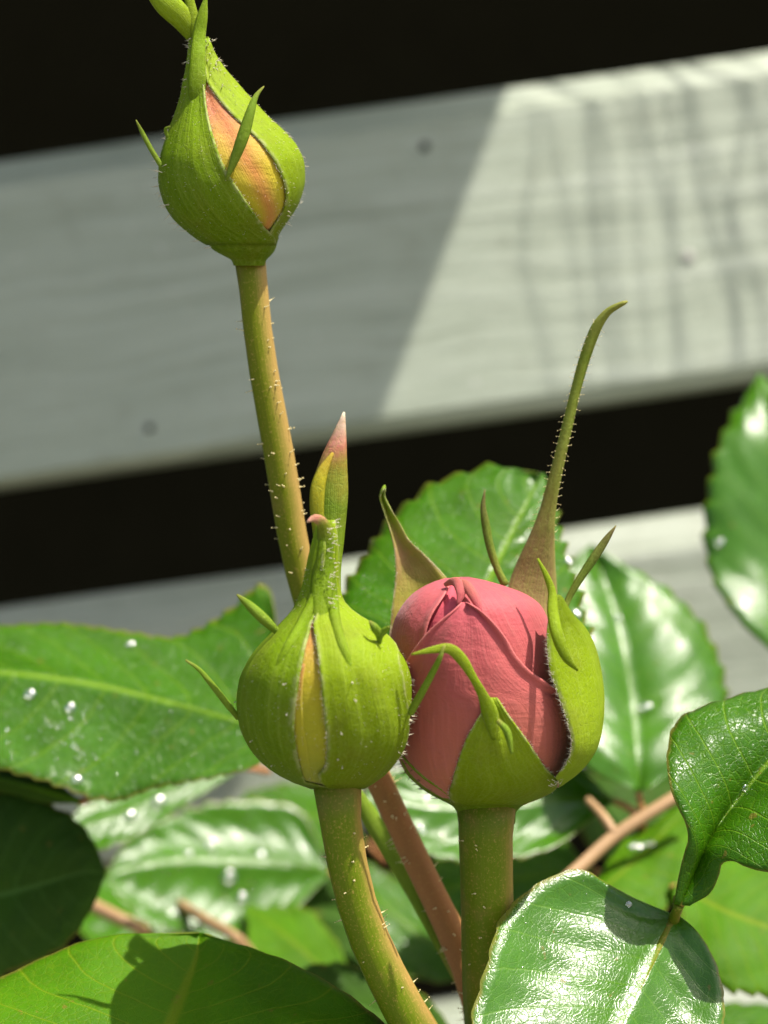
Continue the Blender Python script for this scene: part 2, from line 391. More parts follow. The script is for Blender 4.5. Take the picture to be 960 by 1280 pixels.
def zf(y): return on_fence(480, y)[2]
mb = MB(); F = np.array([[(x, y, .45 + .02 * math.sin(x + y)) for y in np.linspace(-900, -31, 24)] for x in np.linspace(-700, 700, 24)])
mb.grid(F, uvgrid(24, 24)); tag(mb.build('garden_path', PATH), kind='structure', label='pale sunny paved path in front of the rose bed')
boards = [(zf(-125) + 12, zf(-125)), (zf(122), zf(537)), (zf(692), zf(1034)), (zf(1285), zf(1285) - 11)]
fence = thing('wooden_fence', 'grey painted horizontal board fence standing behind the rose buds', 'fence', (0, 1.2, 0))
for k, (zt, zb) in enumerate(boards):
    mb = MB(); nx = 90; xs = np.linspace(-75, 80, nx)
    c = 1.0; T = 2.4
    prof = [(0, zb + .25), (0, (zb*2 + zt) / 3), (0, (zb + 2*zt) / 3), (0, zt - .92), (.03, zt - .84), (.09, zt - .77), (.58, zt - .14), (.68, zt - .05), (1.0, zt), (T, zt - .1), (T, zb), (.25, zb)]
    prof = [(y + (z - CAM_Z) * TILT, z - y * TILT * .6) for (y, z) in prof]
    F = np.zeros((nx, len(prof), 3))
    for i, x in enumerate(xs):
        w = .05 * math.sin(x * .21 + k * 2) + .03 * math.sin(x * .73 + k)
        for j, (y, z) in enumerate(prof): F[i, j] = (x, y + w, z + .06 * math.sin(x * .17 + k + j * .2))
    UV = uvgrid(nx, len(prof)); b = mb.grid(F, UV, close_v=True)
    mb.f.append(tuple(b + j for j in range(len(prof)))); mb.f.append(tuple(b + (nx-1)*len(prof) + j for j in reversed(range(len(prof)))))
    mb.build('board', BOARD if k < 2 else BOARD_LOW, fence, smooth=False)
for fx, fy, r, mt in ((531, 183, .12, 'DARKWOOD'), (860, 322, .16, 'ROOFM'), (187, 535, .10, 'DARKWOOD')):
    q = on_fence(fx, fy); mb = MB(); n0 = nrm(np.array([0, -1, TILT]))
    mb.tube([q - n0 * .2, q + n0 * .05, q + n0 * .09], [r, r, r * .6], 12); mb.build('nail_head', globals()[mt], fence)
for x in (-62, 66):
    mb = MB(); mb.tube([(x, 5.1 - 11, 0), (x, 5.1 + 5.5, 75)], 2.6, 4, wob=0); mb.build('post', DARKWOOD, fence)
# near black backing behind the fence: the gaps' shade put into its colour
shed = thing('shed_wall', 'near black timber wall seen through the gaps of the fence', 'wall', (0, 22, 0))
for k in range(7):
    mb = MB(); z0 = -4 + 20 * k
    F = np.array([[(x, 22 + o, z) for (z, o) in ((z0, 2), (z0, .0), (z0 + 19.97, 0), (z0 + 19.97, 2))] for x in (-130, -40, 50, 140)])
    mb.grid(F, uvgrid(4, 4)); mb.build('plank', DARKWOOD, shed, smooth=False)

# unseen eave added over the left of the fence: its edge throws the slanting shade
pt = on_fence(632, 118); ZE = boards[0][1] + 18.0
tt = (ZE - pt[2]) / S[2]; XE = pt[0] + S[0] * tt; YE = pt[1] + S[1] * tt
eave = thing('roof_eave', 'grey timber eave above the fence outside the frame on the left', 'roof', (XE - 30, YE, ZE))
for k in range(3):
    mb = MB(); y0 = YE + 11 - 7.0 * k
    F = np.array([[(x, y, z) for (y, z) in ((y0, ZE), (y0 - 6.97, ZE), (y0 - 6.97, ZE + 1.4), (y0, ZE + 1.4))] for x in (XE - 75, XE - 40, XE)])
    b = mb.grid(F, uvgrid(3, 4), close_v=True); mb.f.append((b, b+1, b+2, b+3)); mb.f.append((b+8+3, b+8+2, b+8+1, b+8))
    mb.build('plank', ROOFM, eave, smooth=False)
# thin stalks beside the fence above the frame: blurred streaks of shade on the sunny board
cl = thing('climbing_plant', 'thin bare climber stalks hanging by the fence outside the frame on the right', 'climber', (14, -6, 75))
for (fx, w) in ((668, .07), (700, .06), (748, .12), (768, .08), (800, .06), (832, .11), (846, .07), (884, .12), (908, .08), (926, .11), (952, .09), (985, .10)):
    q = on_fence(fx, 285 - (fx - 800) * .15); t = 30.0 + rng.uniform(-3, 3); c0 = q + S * t; ln = rng.uniform(9, 13)
    pts = [c0 + np.array([rng.uniform(-.34, .34) + .10 * k, rng.uniform(-.1, .1) + TILT * k * ln / 4, k * ln / 4]) for k in (-2, -1, 0, 1, 2, 4)]
    mb = MB(); mb.tube(crom(pts, 20), w * .6 * np.linspace(.6, 1, 20), 8); mb.build('stalk', TWIG, cl)
# ------------------------------------------------------------------ leaves
LEAVES = {}
def leaf(key, label, rows, mat=LEAF, teeth=15, amp=.10, cup=.06, quilt=.022, nsec=9, th=.03, nv=11, pet=None, petmat=None, seed=0):
    """rows base->tip: (Lx,Ly,Ld, Mx,My,Md, Rx,Ry,Rd)"""
    nu = teeth * 6 + 1
    rr = np.array([np.r_[P(*r[0:3]), P(*r[3:6]), P(*r[6:9])] for r in rows])
    rr2 = np.c_[rr[:, 3:6], rr[:, 0:3], rr[:, 6:9]]           # chord by the midrib
    cv = crom(rr2, nu); M, L, Rr = cv[:, 0:3], cv[:, 3:6], cv[:, 6:9]
    u = np.linspace(0, 1, nu)
    tang = nrm(np.gradient(M, axis=0))
    F = np.zeros((nu, 2 * nv - 1, 3)); UV = np.zeros((nu, 2 * nv - 1, 2))
    rg = np.random.default_rng(seed + 5); ph = rg.uniform(0, 6.3, 4)
    for sgn, E in ((-1, L), (1, Rr)):
        side = E - M; wd = np.linalg.norm(side, axis=1)
        nn = nrm(np.cross(tang, side) * (-sgn)); 
        tj = 1 + .35 * np.sin(np.floor(u * teeth) * 2.7 + ph[0])
        x = (u * teeth) % 1.0
        saw = np.where(x < .72, x / .72, (1 - x) / .28) - .3
        saw = saw * amp * tj * np.clip(wd / .5, 0, 1) * np.clip((1 - u) * 12, 0, 1) * np.clip(u * 8, 0, 1)
        for k in range(nv):
            a = k / (nv - 1); j = (nv - 1) + sgn * k
            p = M + side * a
            p = p + nn * (cup * wd * 4 * a * (1 - a))[:, None]
            xx = u * nsec - 2.1 * a ** 1.25
            q = np.abs(np.cos(math.pi * xx)) - .5
            p = p + nn * (quilt * q * math.sin(math.pi * min(1, a * 1.05)) * np.clip(wd / .8, 0, 1))[:, None]
            p = p + nn * (.045 * np.sin(u * 17 + ph[2] + 5 * a * sgn) * np.sin(a * 5 + ph[3]) * np.clip(wd / .8, 0, 1) * a)[:, None]
            p = p + nn * (.04 * np.sin(u * 9 + ph[1] + sgn) * a * a * np.clip(wd, 0, 1))[:, None]
            p = p + nrm(side) * (saw * a ** 7)[:, None] + tang * (saw * .8 * a ** 7)[:, None]
            F[:, j] = p; UV[:, j, 0] = u; UV[:, j, 1] = .5 + .5 * sgn * a
    n = grid_normals(F)
    if np.mean(n @ BACK) < 0: F = F[:, ::-1].copy(); UV = UV[:, ::-1].copy()
    base = M[0]
    t = thing('rose_leaf', label, 'leaf', base, 'rose leaves')
    mb = MB(); mb.sheet(F, th, UV); o = mb.build('leaf_blade', mat, t)
    # raised midrib on the underside and the petiole
    back = grid_normals(F)[:, nv - 1] * -.03
    mb = MB(); mb.tube((M + back)[:int(nu * .93):3], np.linspace(.055, .015, len(M[:int(nu * .93):3])), 8); mb.build('midrib', petmat or LEAF_BRIGHT, t)
    if pet is None:
        d = -tang[0] * .9 + np.array([0, .1, -.5]); pp = [base + back[0], base + d * .25, base + d * .5 + np.array([0, .3, -.1])]
    else: pp = [base + back[0]] + [P(*q) for q in pet]
    mb = MB(); mb.tube(crom(pp, 12), np.linspace(.055, .075, 12), 9); mb.build('petiole', petmat or STEM_RED, t)
    tris = [(np.array(v) + base) for v in np.array([list(v.co) for v in o.data.vertices])]
    LEAVES[key] = BVHTree.FromPolygons([Vector(v) for v in tris], [tuple(p.vertices) for p in o.data.polygons])
    return t

leaf('A', 'big bright green leaf spread behind the left green bud, its yellow midrib running left', [(352, 890, 24.9, 352, 915, 24.8, 347, 930, 24.7), (338, 738, 26.2, 312, 908, 24.9, 318, 958, 24.4), (278, 768, 26.4, 250, 890, 25.0, 258, 976, 24.4), (218, 798, 26.4, 190, 872, 25.1, 196, 984, 24.4), (150, 793, 26.5, 130, 857, 25.2, 135, 1000, 24.3), (72, 777, 26.6, 60, 846, 25.2, 62, 978, 24.3), (0, 780, 26.5, 0, 840, 25.2, -5, 958, 24.4), (-70, 800, 26.3, -70, 842, 25.2, -70, 925, 24.6), (-140, 850, 25.6, -140, 855, 25.6, -140, 860, 25.6)],
    LEAF, teeth=24, amp=.06, seed=1, nsec=9, quilt=.05)
leaf('B', 'serrated green leaf standing upright behind the pink rose bud', [(520, 870, 22.7, 560, 870, 21.9, 600, 872, 22.0), (432, 790, 23.5, 580, 805, 22.6, 728, 820, 22.9), (428, 748, 24.0, 598, 758, 23.2, 730, 765, 23.6), (455, 698, 24.4, 616, 718, 23.65, 716, 715, 24.0), (490, 645, 24.9, 635, 680, 24.1, 703, 676, 24.4), (546, 603, 25.3, 652, 645, 24.5, 692, 640, 24.7), (616, 585, 25.3, 667, 614, 24.85, 686, 612, 24.95), (674, 592, 24.9, 676, 592, 25.1, 680, 592, 25.1)], LEAF, teeth=15, amp=.11, seed=2, quilt=.045)
leaf('C', 'pale shining leaf catching the sun to the right of the pink bud', [(790, 986, 27.04, 800, 990, 27.26, 810, 986, 27.1), (735, 962, 27.11, 796, 945, 27.5, 872, 958, 27.58), (700, 890, 27.72, 790, 880, 28.32, 908, 880, 28.47), (692, 820, 28.39, 780, 818, 28.76, 897, 818, 29.06), (695, 758, 29.02, 766, 760, 29.36, 855, 757, 29.54), (708, 712, 29.52, 750, 712, 29.88, 797, 716, 29.76), (736, 682, 29.91, 738, 680, 30.01, 742, 682, 29.93)],
    LEAF_GLOSS, teeth=12, amp=.10, cup=.14, quilt=.04, nsec=8, seed=3)
leaf('D', 'dark green leaf with shining bands at the right edge of the picture', [(985, 834, 29.1, 990, 836, 29.1, 996, 834, 29.1), (925, 778, 29.3, 985, 780, 29.6, 1050, 770, 29.6), (885, 705, 30.0, 980, 700, 30.2, 1070, 690, 30.2), (885, 620, 30.3, 971, 622, 30.4, 1062, 612, 30.4), (902, 548, 30.7, 961, 550, 30.6, 1022, 552, 30.6), (930, 500, 31.3, 953, 500, 31.1, 985, 505, 31.0), (948, 468, 31.6, 949, 466, 31.6, 951, 468, 31.6)],
    LEAF_GLOSS, teeth=13, amp=.09, cup=.10, seed=4)
leaf('E', 'folded dark green leaf curling down at the lower right edge of the picture', [
    (842, 1130, 19.9, 850, 1132, 19.9, 862, 1132, 19.9), (850, 1085, 19.8, 864, 1098, 20.0, 890, 1114, 19.8), (858, 1042, 19.7, 881, 1060, 20.1, 905, 1076, 19.6),
    (838, 988, 19.8, 906, 1021, 20.2, 945, 1086, 19.3), (836, 935, 20.2, 936, 984, 20.3, 985, 1090, 19.2), (853, 895, 20.7, 970, 945, 20.4, 1030, 1070, 19.2),
    (915, 873, 21.0, 1010, 910, 20.6, 1060, 1010, 19.5), (990, 856, 21.2, 1050, 880, 20.9, 1078, 940, 20.2), (1090, 850, 21.2, 1090, 850, 21.2, 1090, 852, 21.1)],
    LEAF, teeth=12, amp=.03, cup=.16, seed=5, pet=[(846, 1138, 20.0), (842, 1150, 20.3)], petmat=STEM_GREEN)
leaf('F', 'glossy leaf glaring white in the sun at the bottom right corner', [
    (838, 1141, 20.4, 843, 1144, 20.35, 848, 1144, 20.3), (772, 1112, 20.5, 832, 1165, 20.15, 872, 1165, 20.1), (720, 1089, 20.5, 818, 1195, 19.92, 894, 1202, 19.9),
    (662, 1112, 20.2, 803, 1226, 19.68, 904, 1247, 19.7), (626, 1150, 19.83, 786, 1260, 19.4, 905, 1288, 19.4), (606, 1215, 19.35, 768, 1302, 19.05, 890, 1342, 19.1),
    (592, 1290, 18.8, 750, 1350, 18.7, 850, 1390, 18.8), (640, 1370, 18.2, 735, 1400, 18.3, 800, 1420, 18.4), (720, 1440, 18.0, 720, 1440, 18.0, 720, 1440, 18.0)],
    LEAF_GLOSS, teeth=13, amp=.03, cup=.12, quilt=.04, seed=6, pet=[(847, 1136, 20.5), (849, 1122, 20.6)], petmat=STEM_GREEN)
leaf('G', 'light green leaf in the bottom left corner carrying the shadow of the left bud', [(150, 1420, 18.7, 170, 1424, 18.83, 190, 1420, 18.7), (-80, 1340, 19.29, 190, 1352, 19.32, 482, 1345, 19.24), (-75, 1278, 19.87, 206, 1300, 19.78, 492, 1292, 19.73), (-20, 1232, 20.36, 222, 1260, 20.18, 455, 1258, 20.07), (55, 1194, 20.76, 235, 1228, 20.53, 392, 1220, 20.49), (130, 1172, 20.99, 245, 1200, 20.83, 325, 1190, 20.8), (248, 1166, 21.05, 250, 1166, 21.18, 256, 1167, 21.04)],
    LEAF_BRIGHT, teeth=12, amp=.015, cup=.05, quilt=.012, seed=7)
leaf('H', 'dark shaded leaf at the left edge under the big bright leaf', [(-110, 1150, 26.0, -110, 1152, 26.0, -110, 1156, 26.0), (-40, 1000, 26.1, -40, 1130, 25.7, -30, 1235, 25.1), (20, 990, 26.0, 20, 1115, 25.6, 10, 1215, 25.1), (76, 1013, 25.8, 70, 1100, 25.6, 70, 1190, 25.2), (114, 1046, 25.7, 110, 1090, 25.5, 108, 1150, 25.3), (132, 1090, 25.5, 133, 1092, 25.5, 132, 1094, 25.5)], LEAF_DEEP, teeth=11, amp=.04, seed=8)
leaf('I', 'blurred wet leaf full of white glints behind the stem of the left bud', [(412, 1088, 31.8, 412, 1090, 31.78, 411, 1094, 31.74), (372, 1012, 32.4, 360, 1080, 31.7, 352, 1152, 30.97), (282, 1004, 32.18, 290, 1076, 31.5, 282, 1178, 30.48), (214, 1020, 31.79, 220, 1075, 31.27, 214, 1166, 30.36), (164, 1045, 31.37, 160, 1086, 30.96, 168, 1142, 30.44), (133, 1094, 30.79, 133, 1096, 30.77, 134, 1098, 30.75)], LEAF_GLOSS, teeth=11, amp=.10, cup=.14, quilt=.05, nsec=8, seed=9)
leaf('J', 'small plain green leaf with two droplets beside the tan twig', [
    (722, 1148, 25.6, 720, 1150, 25.6, 724, 1154, 25.6), (757, 1078, 26.9, 756, 1110, 26.0, 790, 1155, 25.5), (798, 1042, 27.6, 796, 1075, 26.6, 832, 1135, 25.8), (836, 1012, 27.8, 830, 1040, 27.1, 860, 1092, 26.3), (868, 1000, 27.8, 870, 1002, 27.8, 872, 1006, 27.7)], LEAF_BRIGHT, teeth=10, amp=.04, seed=10)
leaf('K', 'green leaf with a pale toothed lower edge low at the right edge of the picture', [
    (842, 1108, 25.9, 840, 1110, 25.9, 840, 1114, 25.9), (900, 1075, 26.8, 872, 1122, 25.9, 852, 1182, 25.2), (950, 1068, 27.2, 912, 1142, 26.0, 892, 1228, 25.2), (1005, 1080, 27.2, 962, 1160, 26.0, 950, 1246, 25.2), (1040, 1120, 26.8, 1012, 1172, 26.0, 1012, 1238, 25.3), (1062, 1180, 26.1, 1062, 1182, 26.1, 1060, 1184, 26.1)], LEAF_BRIGHT, teeth=11, amp=.10, seed=11, pet=[(846, 1108, 26.2), (854, 1098, 26.6)])
leaf('N', 'pale shining blurred leaf behind the stem of the pink bud', [(764, 998, 27.88, 766, 1000, 27.97, 764, 1004, 27.83), (702, 942, 28.18, 702, 1000, 27.75, 692, 1060, 27.08), (612, 950, 27.8, 620, 1008, 27.4, 612, 1074, 26.68), (530, 955, 27.47, 540, 1008, 27.13, 540, 1068, 26.48), (488, 965, 27.24, 490, 1000, 27.03, 498, 1042, 26.57), (454, 990, 26.89, 453, 992, 26.97, 455, 994, 26.86)], LEAF_GLOSS, teeth=11, amp=.08, cup=.14, quilt=.045, nsec=8, seed=12)
leaf('O', 'mid green leaf below the shining leaf, crossing behind the pink bud stem', [
    (738, 1085, 30.0, 740, 1088, 30.0, 738, 1092, 30.0), (690, 1040, 31.3, 692, 1092, 30.2, 692, 1150, 29.4), (612, 1044, 31.5, 620, 1102, 30.4, 620, 1176, 29.4), (560, 1060, 31.4, 560, 1112, 30.5, 562, 1160, 29.8), (520, 1130, 30.6, 518, 1132, 30.6, 520, 1134, 30.6)], LEAF, teeth=10, amp=.08, seed=13)
leaf('Q', 'small green leaf hanging low between the bottom left leaf and the left bud stem', [
    (450, 1262, 29.4, 452, 1264, 29.4, 452, 1268, 29.4), (422, 1180, 30.4, 404, 1212, 29.8, 372, 1246, 29.2), (384, 1140, 31.0, 360, 1172, 30.3, 322, 1206, 29.6), (308, 1132, 31.0, 306, 1132, 31.0, 306, 1136, 30.9)], LEAF_BRIGHT, teeth=8, amp=.06, seed=14)
leaf('T', 'wet green leaf peeping out below the big bright leaf on the left', [(300, 955, 29.53, 302, 958, 29.5, 300, 962, 29.45), (232, 960, 29.33, 226, 984, 29.02, 222, 1012, 28.67), (160, 985, 28.87, 158, 1015, 28.5, 156, 1052, 28.05), (104, 1008, 28.47, 104, 1034, 28.15, 110, 1066, 27.78), (72, 1050, 27.89, 70, 1052, 27.86, 72, 1054, 27.84)], LEAF_GLOSS, teeth=9, amp=.07, seed=15)
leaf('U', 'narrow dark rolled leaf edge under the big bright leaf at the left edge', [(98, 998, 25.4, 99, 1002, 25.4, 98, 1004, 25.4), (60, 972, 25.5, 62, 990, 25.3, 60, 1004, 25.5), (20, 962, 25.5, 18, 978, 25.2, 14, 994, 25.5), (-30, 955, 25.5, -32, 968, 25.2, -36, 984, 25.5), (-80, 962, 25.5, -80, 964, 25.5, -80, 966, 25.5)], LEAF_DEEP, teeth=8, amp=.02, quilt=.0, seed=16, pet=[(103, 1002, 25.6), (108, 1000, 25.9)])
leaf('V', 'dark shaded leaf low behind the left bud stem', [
    (560, 1190, 33.5, 562, 1192, 33.5, 560, 1198, 33.5), (500, 1120, 34.5, 500, 1170, 34, 500, 1230, 33), (430, 1090, 35, 430, 1150, 34, 430, 1225, 33), (370, 1080, 35, 372, 1130, 34.4, 380, 1180, 33.6), (330, 1110, 34.6, 330, 1112, 34.6, 332, 1114, 34.6)], LEAF_DEEP, teeth=9, amp=.07, seed=17)

leaf('X', 'dark green leaf low between the left bud stem and the light green leaf', [
    (590, 1330, 25.5, 592, 1334, 25.5, 590, 1338, 25.5), (540, 1255, 26.6, 530, 1300, 26.0, 520, 1350, 25.4), (470, 1215, 27.2, 460, 1262, 26.6, 445, 1320, 25.8), (400, 1205, 27.2, 392, 1240, 26.8, 372, 1290, 26.2), (345, 1222, 26.9, 343, 1226, 26.9, 345, 1230, 26.9)], LEAF_DEEP, teeth=9, amp=.05, seed=18)

leaf('Y', 'bright green leaf mostly hidden behind the short twigs at lower left', [
    (345, 1205, 33.0, 347, 1208, 33.0, 345, 1212, 33.0), (290, 1120, 34.4, 288, 1168, 33.4, 280, 1225, 32.4), (210, 1098, 34.6, 210, 1150, 33.6, 205, 1220, 32.4), (130, 1090, 34.6, 130, 1138, 33.8, 128, 1195, 32.8), (70, 1105, 34.4, 68, 1108, 34.4, 70, 1112, 34.4)], LEAF_GLOSS, teeth=9, amp=.08, seed=19, quilt=.06)
leaf('Z', 'mid green leaf in front of the board gap above the blurred wet leaf', [
    (455, 1050, 34.0, 457, 1052, 34.0, 455, 1056, 34.0), (400, 985, 35.4, 398, 1022, 34.6, 392, 1068, 33.8), (330, 985, 35.2, 330, 1020, 34.6, 328, 1070, 33.8), (285, 1008, 34.8, 283, 1010, 34.8, 285, 1014, 34.8)], LEAF, teeth=9, amp=.08, seed=20)
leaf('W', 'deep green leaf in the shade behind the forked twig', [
    (700, 960, 33.0, 700, 962, 33.0, 704, 964, 33.0), (770, 955, 34.2, 760, 1000, 33.4, 740, 1060, 32.4), (850, 960, 34.2, 835, 1020, 33.4, 810, 1090, 32.4), (900, 1010, 33.6, 890, 1060, 33.0, 880, 1110, 32.4), (920, 1110, 32.6, 920, 1112, 32.6, 918, 1114, 32.6)], LEAF_DEEP, teeth=9, amp=.08, seed=21)

leaf('AA', 'bright leaf at the very bottom right corner below the toothed green leaf', [
    (800, 1330, 27.5, 802, 1332, 27.5, 800, 1336, 27.5), (880, 1262, 28.6, 870, 1310, 27.8, 860, 1360, 27.0), (960, 1254, 28.9, 955, 1306, 28.0, 950, 1370, 27.0), (1030, 1270, 28.7, 1030, 1310, 28.0, 1030, 1360, 27.2), (1080, 1310, 28.1, 1080, 1312, 28.1, 1080, 1314, 28.1)], LEAF, teeth=9, amp=.07, seed=22)
leaf('BB', 'dim green leaf in the gap between the diagonal reddish stem and the left bud stem', [
    (590, 1215, 31.5, 592, 1218, 31.5, 590, 1222, 31.5), (540, 1130, 32.6, 535, 1175, 32.0, 528, 1225, 31.3), (480, 1090, 33.0, 478, 1130, 32.4, 470, 1180, 31.7), (425, 1065, 33.2, 424, 1068, 33.2, 424, 1072, 33.2)], LEAF, teeth=8, amp=.07, seed=23)

# twigs
def twig(label, pts, w, extra=None):
    q = [P(*p) for p in pts]; t = thing('rose_twig', label, 'twig', q[0], 'bare rose twigs')
    mb = MB(); n = 24; mb.tube(crom(q, n), np.linspace(w, w * .9, n), 10, wob=.05); mb.build('shoot', TWIG, t)
    for e in extra or []:
        mb = MB(); mb.tube(crom([P(*p) for p in e], 12), np.linspace(w * .8, w * .6, 12), 9); mb.build('side_shoot', TWIG, t)
twig('short tan twig between the dark leaf and the wet leaves on the left', [(60, 1105, 31.0), (115, 1131, 30.6), (165, 1156, 30.2), (185, 1168, 30.6), (200, 1220, 33)], .13)
twig('forked tan twig in the dark gap between the pink bud stem and right leaf', [(690, 1114, 25.6), (722, 1086, 25.9), (768, 1045, 26.2), (838, 1000, 26.4), (880, 972, 26.6)], .11, [[(768, 1042, 26.2), (755, 1022, 26.4), (735, 1000, 26.9)]])
twig('pinkish twig end just above the bottom left leaf', [(225, 1130, 31), (262, 1152, 30), (298, 1174, 29.4), (340, 1230, 31)], .10)

# ------------------------------------------------------------------ buds
class Body:
    def __init__(s, rows, d0, y0, lean=.12, squash=1.0, inset=0.0):
        s.inset = inset
        y = [r[0] for r in rows]; s.fx = pchip(y, [(r[1] + r[2]) / 2 for r in rows]); s.fr = pchip(y, [(r[2] - r[1]) / 2 for r in rows])
        s.d0, s.y0, s.lean, s.sq = d0, y0, lean, squash
    def d(s, y): return s.d0 + (y - s.y0) * s.d0 / 2000 * s.lean
    def phi(s, y, x):
        if isinstance(x, tuple): return math.radians(x[0])
        return math.asin(np.clip((x - s.fx(y)) / max(s.fr(y), 1e-3), -.985, .985))
    def pt(s, y, phi, off=0.0):
        d = s.d(y); k = d / 2000; r = max(s.fr(y) * k - s.inset * min(1, s.fr(y) / 40), .004) + off
        dd = d - r * math.cos(phi) * s.sq
        return P(s.fx(y) + (r / k) * math.sin(phi), y, dd)
    def normal(s, y, phi): return nrm(math.sin(phi) * CRT + math.cos(phi) * BACK)
    def shell(s, spec, off, nu=40, nv=25, edge=0.0, ridge=0.0, ridge_w=.18, wav=0.0, seed=0, edge_roll=(0, 0), rib=0.0):
        nv = nv if not rib else 71
        """spec rows (y, left, right): pixel on the picture or (degrees,). u runs from the base up"""
        ys = [r[0] for r in spec]
        fL = pchip(ys, [s.phi(r[0], r[1]) for r in spec]); fR = pchip(ys, [s.phi(r[0], r[2]) for r in spec])
        y = np.linspace(max(ys), min(ys), nu); F = np.zeros((nu, nv, 3)); rg = np.random.default_rng(seed); ph = rg.uniform(0, 6, 3)
        for i in range(nu):
            u = i / (nu - 1); a, b = fL(y[i]), fR(y[i])
            for j in range(nv):
                v = j / (nv - 1); p = a + (b - a) * v
                o = off + edge * (abs(2*v - 1) ** 4) + ridge * math.exp(-((v - .5) / ridge_w) ** 2) * u ** 1.5
                o += edge_roll[0] * max(0, 1 - v / .12) ** 2 + edge_roll[1] * max(0, 1 - (1 - v) / .12) ** 2
                o += wav * (math.sin(7 * v + ph[0] + 3 * u) * math.sin(5 * u + ph[1]) + .5 * math.sin(15 * v + 6 * u + ph[2]))
                o += rib * (math.sin(31 * v + 3 * math.sin(4 * u + ph[0])) + .7 * math.sin(57 * v + ph[1] + 4 * math.sin(3 * u + ph[2])) + .6 * math.sin(13 * v + 5 * u + ph[2])) * min(1, 2.2 * u + .15)
                F[i, j] = s.pt(y[i], p, o)
        return F
    def lathe(s, y0, y1, off, nu=40, nv=40):
        F = np.zeros((nu, nv, 3))
        for i, y in enumerate(np.linspace(y0, y1, nu)):
            for j in range(nv): F[i, j] = s.pt(y, 2 * math.pi * j / nv, off)
        return F
def blade(mb, pts, widths, bulge=.25, th=.02, n=26, nv=7, tilt=0.0, on=None):
    """narrow leaf-like strip: points (px,py,depth), widths in picture pixels"""
    if on is not None:
        q = np.array([on.pt(y, on.phi(y, x), o) for x, y, o in pts]); d = np.array([on.d(y) for x, y, o in pts])
    else: q = np.array([np.r_[P(*p)] for p in pts]); d = np.array([p[2] for p in pts])
    w = np.array(widths) * d / 2000
    c = crom(np.c_[q, w], n); M, W = c[:, :3], np.maximum(c[:, 3], .004)
    t = nrm(np.gradient(M, axis=0)); side = nrm(np.cross(t, np.broadcast_to(BACK + tilt * CRT, t.shape))); nn = np.cross(side, t)
    F = np.zeros((n, nv, 3))
    for j in range(nv):
        v = j / (nv - 1) * 2 - 1
        F[:, j] = M + side * (v * W / 2)[:, None] + nn * (bulge * W * (1 - v * v))[:, None]
    mb.sheet(F, th, uvgrid(n, nv)); return F
def strip(mb, rows, bulge=.1, th=.03, n=50, nv=13):
    """rows (xL,yL,dL,xR,yR,dR[,bulge])"""
    rr = np.array([np.r_[(P(*r[0:3]) + P(*r[3:6])) / 2, P(*r[0:3]), P(*r[3:6]), (r[6] if len(r) > 6 else bulge)] for r in rows])
    c = crom(rr, n); L, Rr, B = c[:, 3:6], c[:, 6:9], c[:, 9]
    t = nrm(np.gradient((L + Rr) / 2, axis=0)); nn = nrm(np.cross(Rr - L, t)); nn = nn * np.sign((nn @ BACK))[:, None]
    F = np.zeros((n, nv, 3))
    for j in range(nv):
        v = j / (nv - 1); F[:, j] = L + (Rr - L) * v + nn * (B * 4 * v * (1 - v))[:, None]
    mb.sheet(F, th, uvgrid(n, nv)); return F
def edge_hairs(mb, curve, n, L=.05, r=.0045, outward=None, spread=.8):
    c = crom(curve, max(n, 4))
    for i in range(n):
        d = (outward if outward is not None else BACK) + rng.normal(size=3) * spread
        mb.cone(c[i] + rng.normal(size=3) * .008, d, L * rng.uniform(.5, 1.4), r, 3)
def stem_bristles(mb, path, rad, n, L=.10, r=.0125, tip=.0125):
    m = len(path)
    for _ in range(n):
        i = rng.integers(1, m - 1); t = nrm(path[i+1] - path[i-1]); x = nrm(CRT - t * np.dot(t, CRT)); y = np.cross(t, x)
        a = rng.uniform(0, 2 * math.pi); d = x * math.cos(a) + y * math.sin(a)
        p = path[i] + (path[i+1] - path[i]) * rng.uniform(0, 1) + d * (rad[i] * .97)
        mb.cone(p, d + t * rng.uniform(-.5, .1) + rng.normal(size=3) * .12, L * rng.uniform(.25, 1.5), r * rng.uniform(.7, 1.2), 5, tip * rng.uniform(.6, 1.2))
def shell_bristles(mb, B, spec, n, L=.06, r=.007, off=.07, tip=.0):
    for _ in range(n):
        y = rng.uniform(*spec[0]); a = math.radians(rng.uniform(*spec[1]))
        mb.cone(B.pt(y, a, off), B.normal(y, a) + rng.normal(size=3) * .35 - CUP * .3, L * rng.uniform(.5, 1.5), r, 4, tip)
def fuzz(parent, B, n, y0, y1, off, span=(-100, 100)):
    mb = MB(); shell_bristles(mb, B, ((y0, y1), span), n, .028, .0022, off); tag(mb.build('downy_fuzz', HAIR_W, parent), kind='stuff')
def stem(parent, pts, widths, mat, nb, tail=None, n=70, bl=.075):
    q = [P(*p) for p in pts]; w = [a * p[2] / 4000 for a, p in zip(widths, pts)]
    if tail is not None:
        for e in tail: q.append(np.array(e)); w.append(w[-1] * 1.06)
    c = crom(np.c_[np.array(q), np.array(w)], n)
    mb = MB(); mb.tube(c[:, :3], c[:, 3], 20, wob=.015); o = mb.build('stem', mat, parent)
    mb = MB(); stem_bristles(mb, c[:, :3], c[:, 3], nb, bl); tag(mb.build('stem_bristles', HAIR, parent), kind='stuff')
    return c
GRP = 'rose buds on bristly stems'

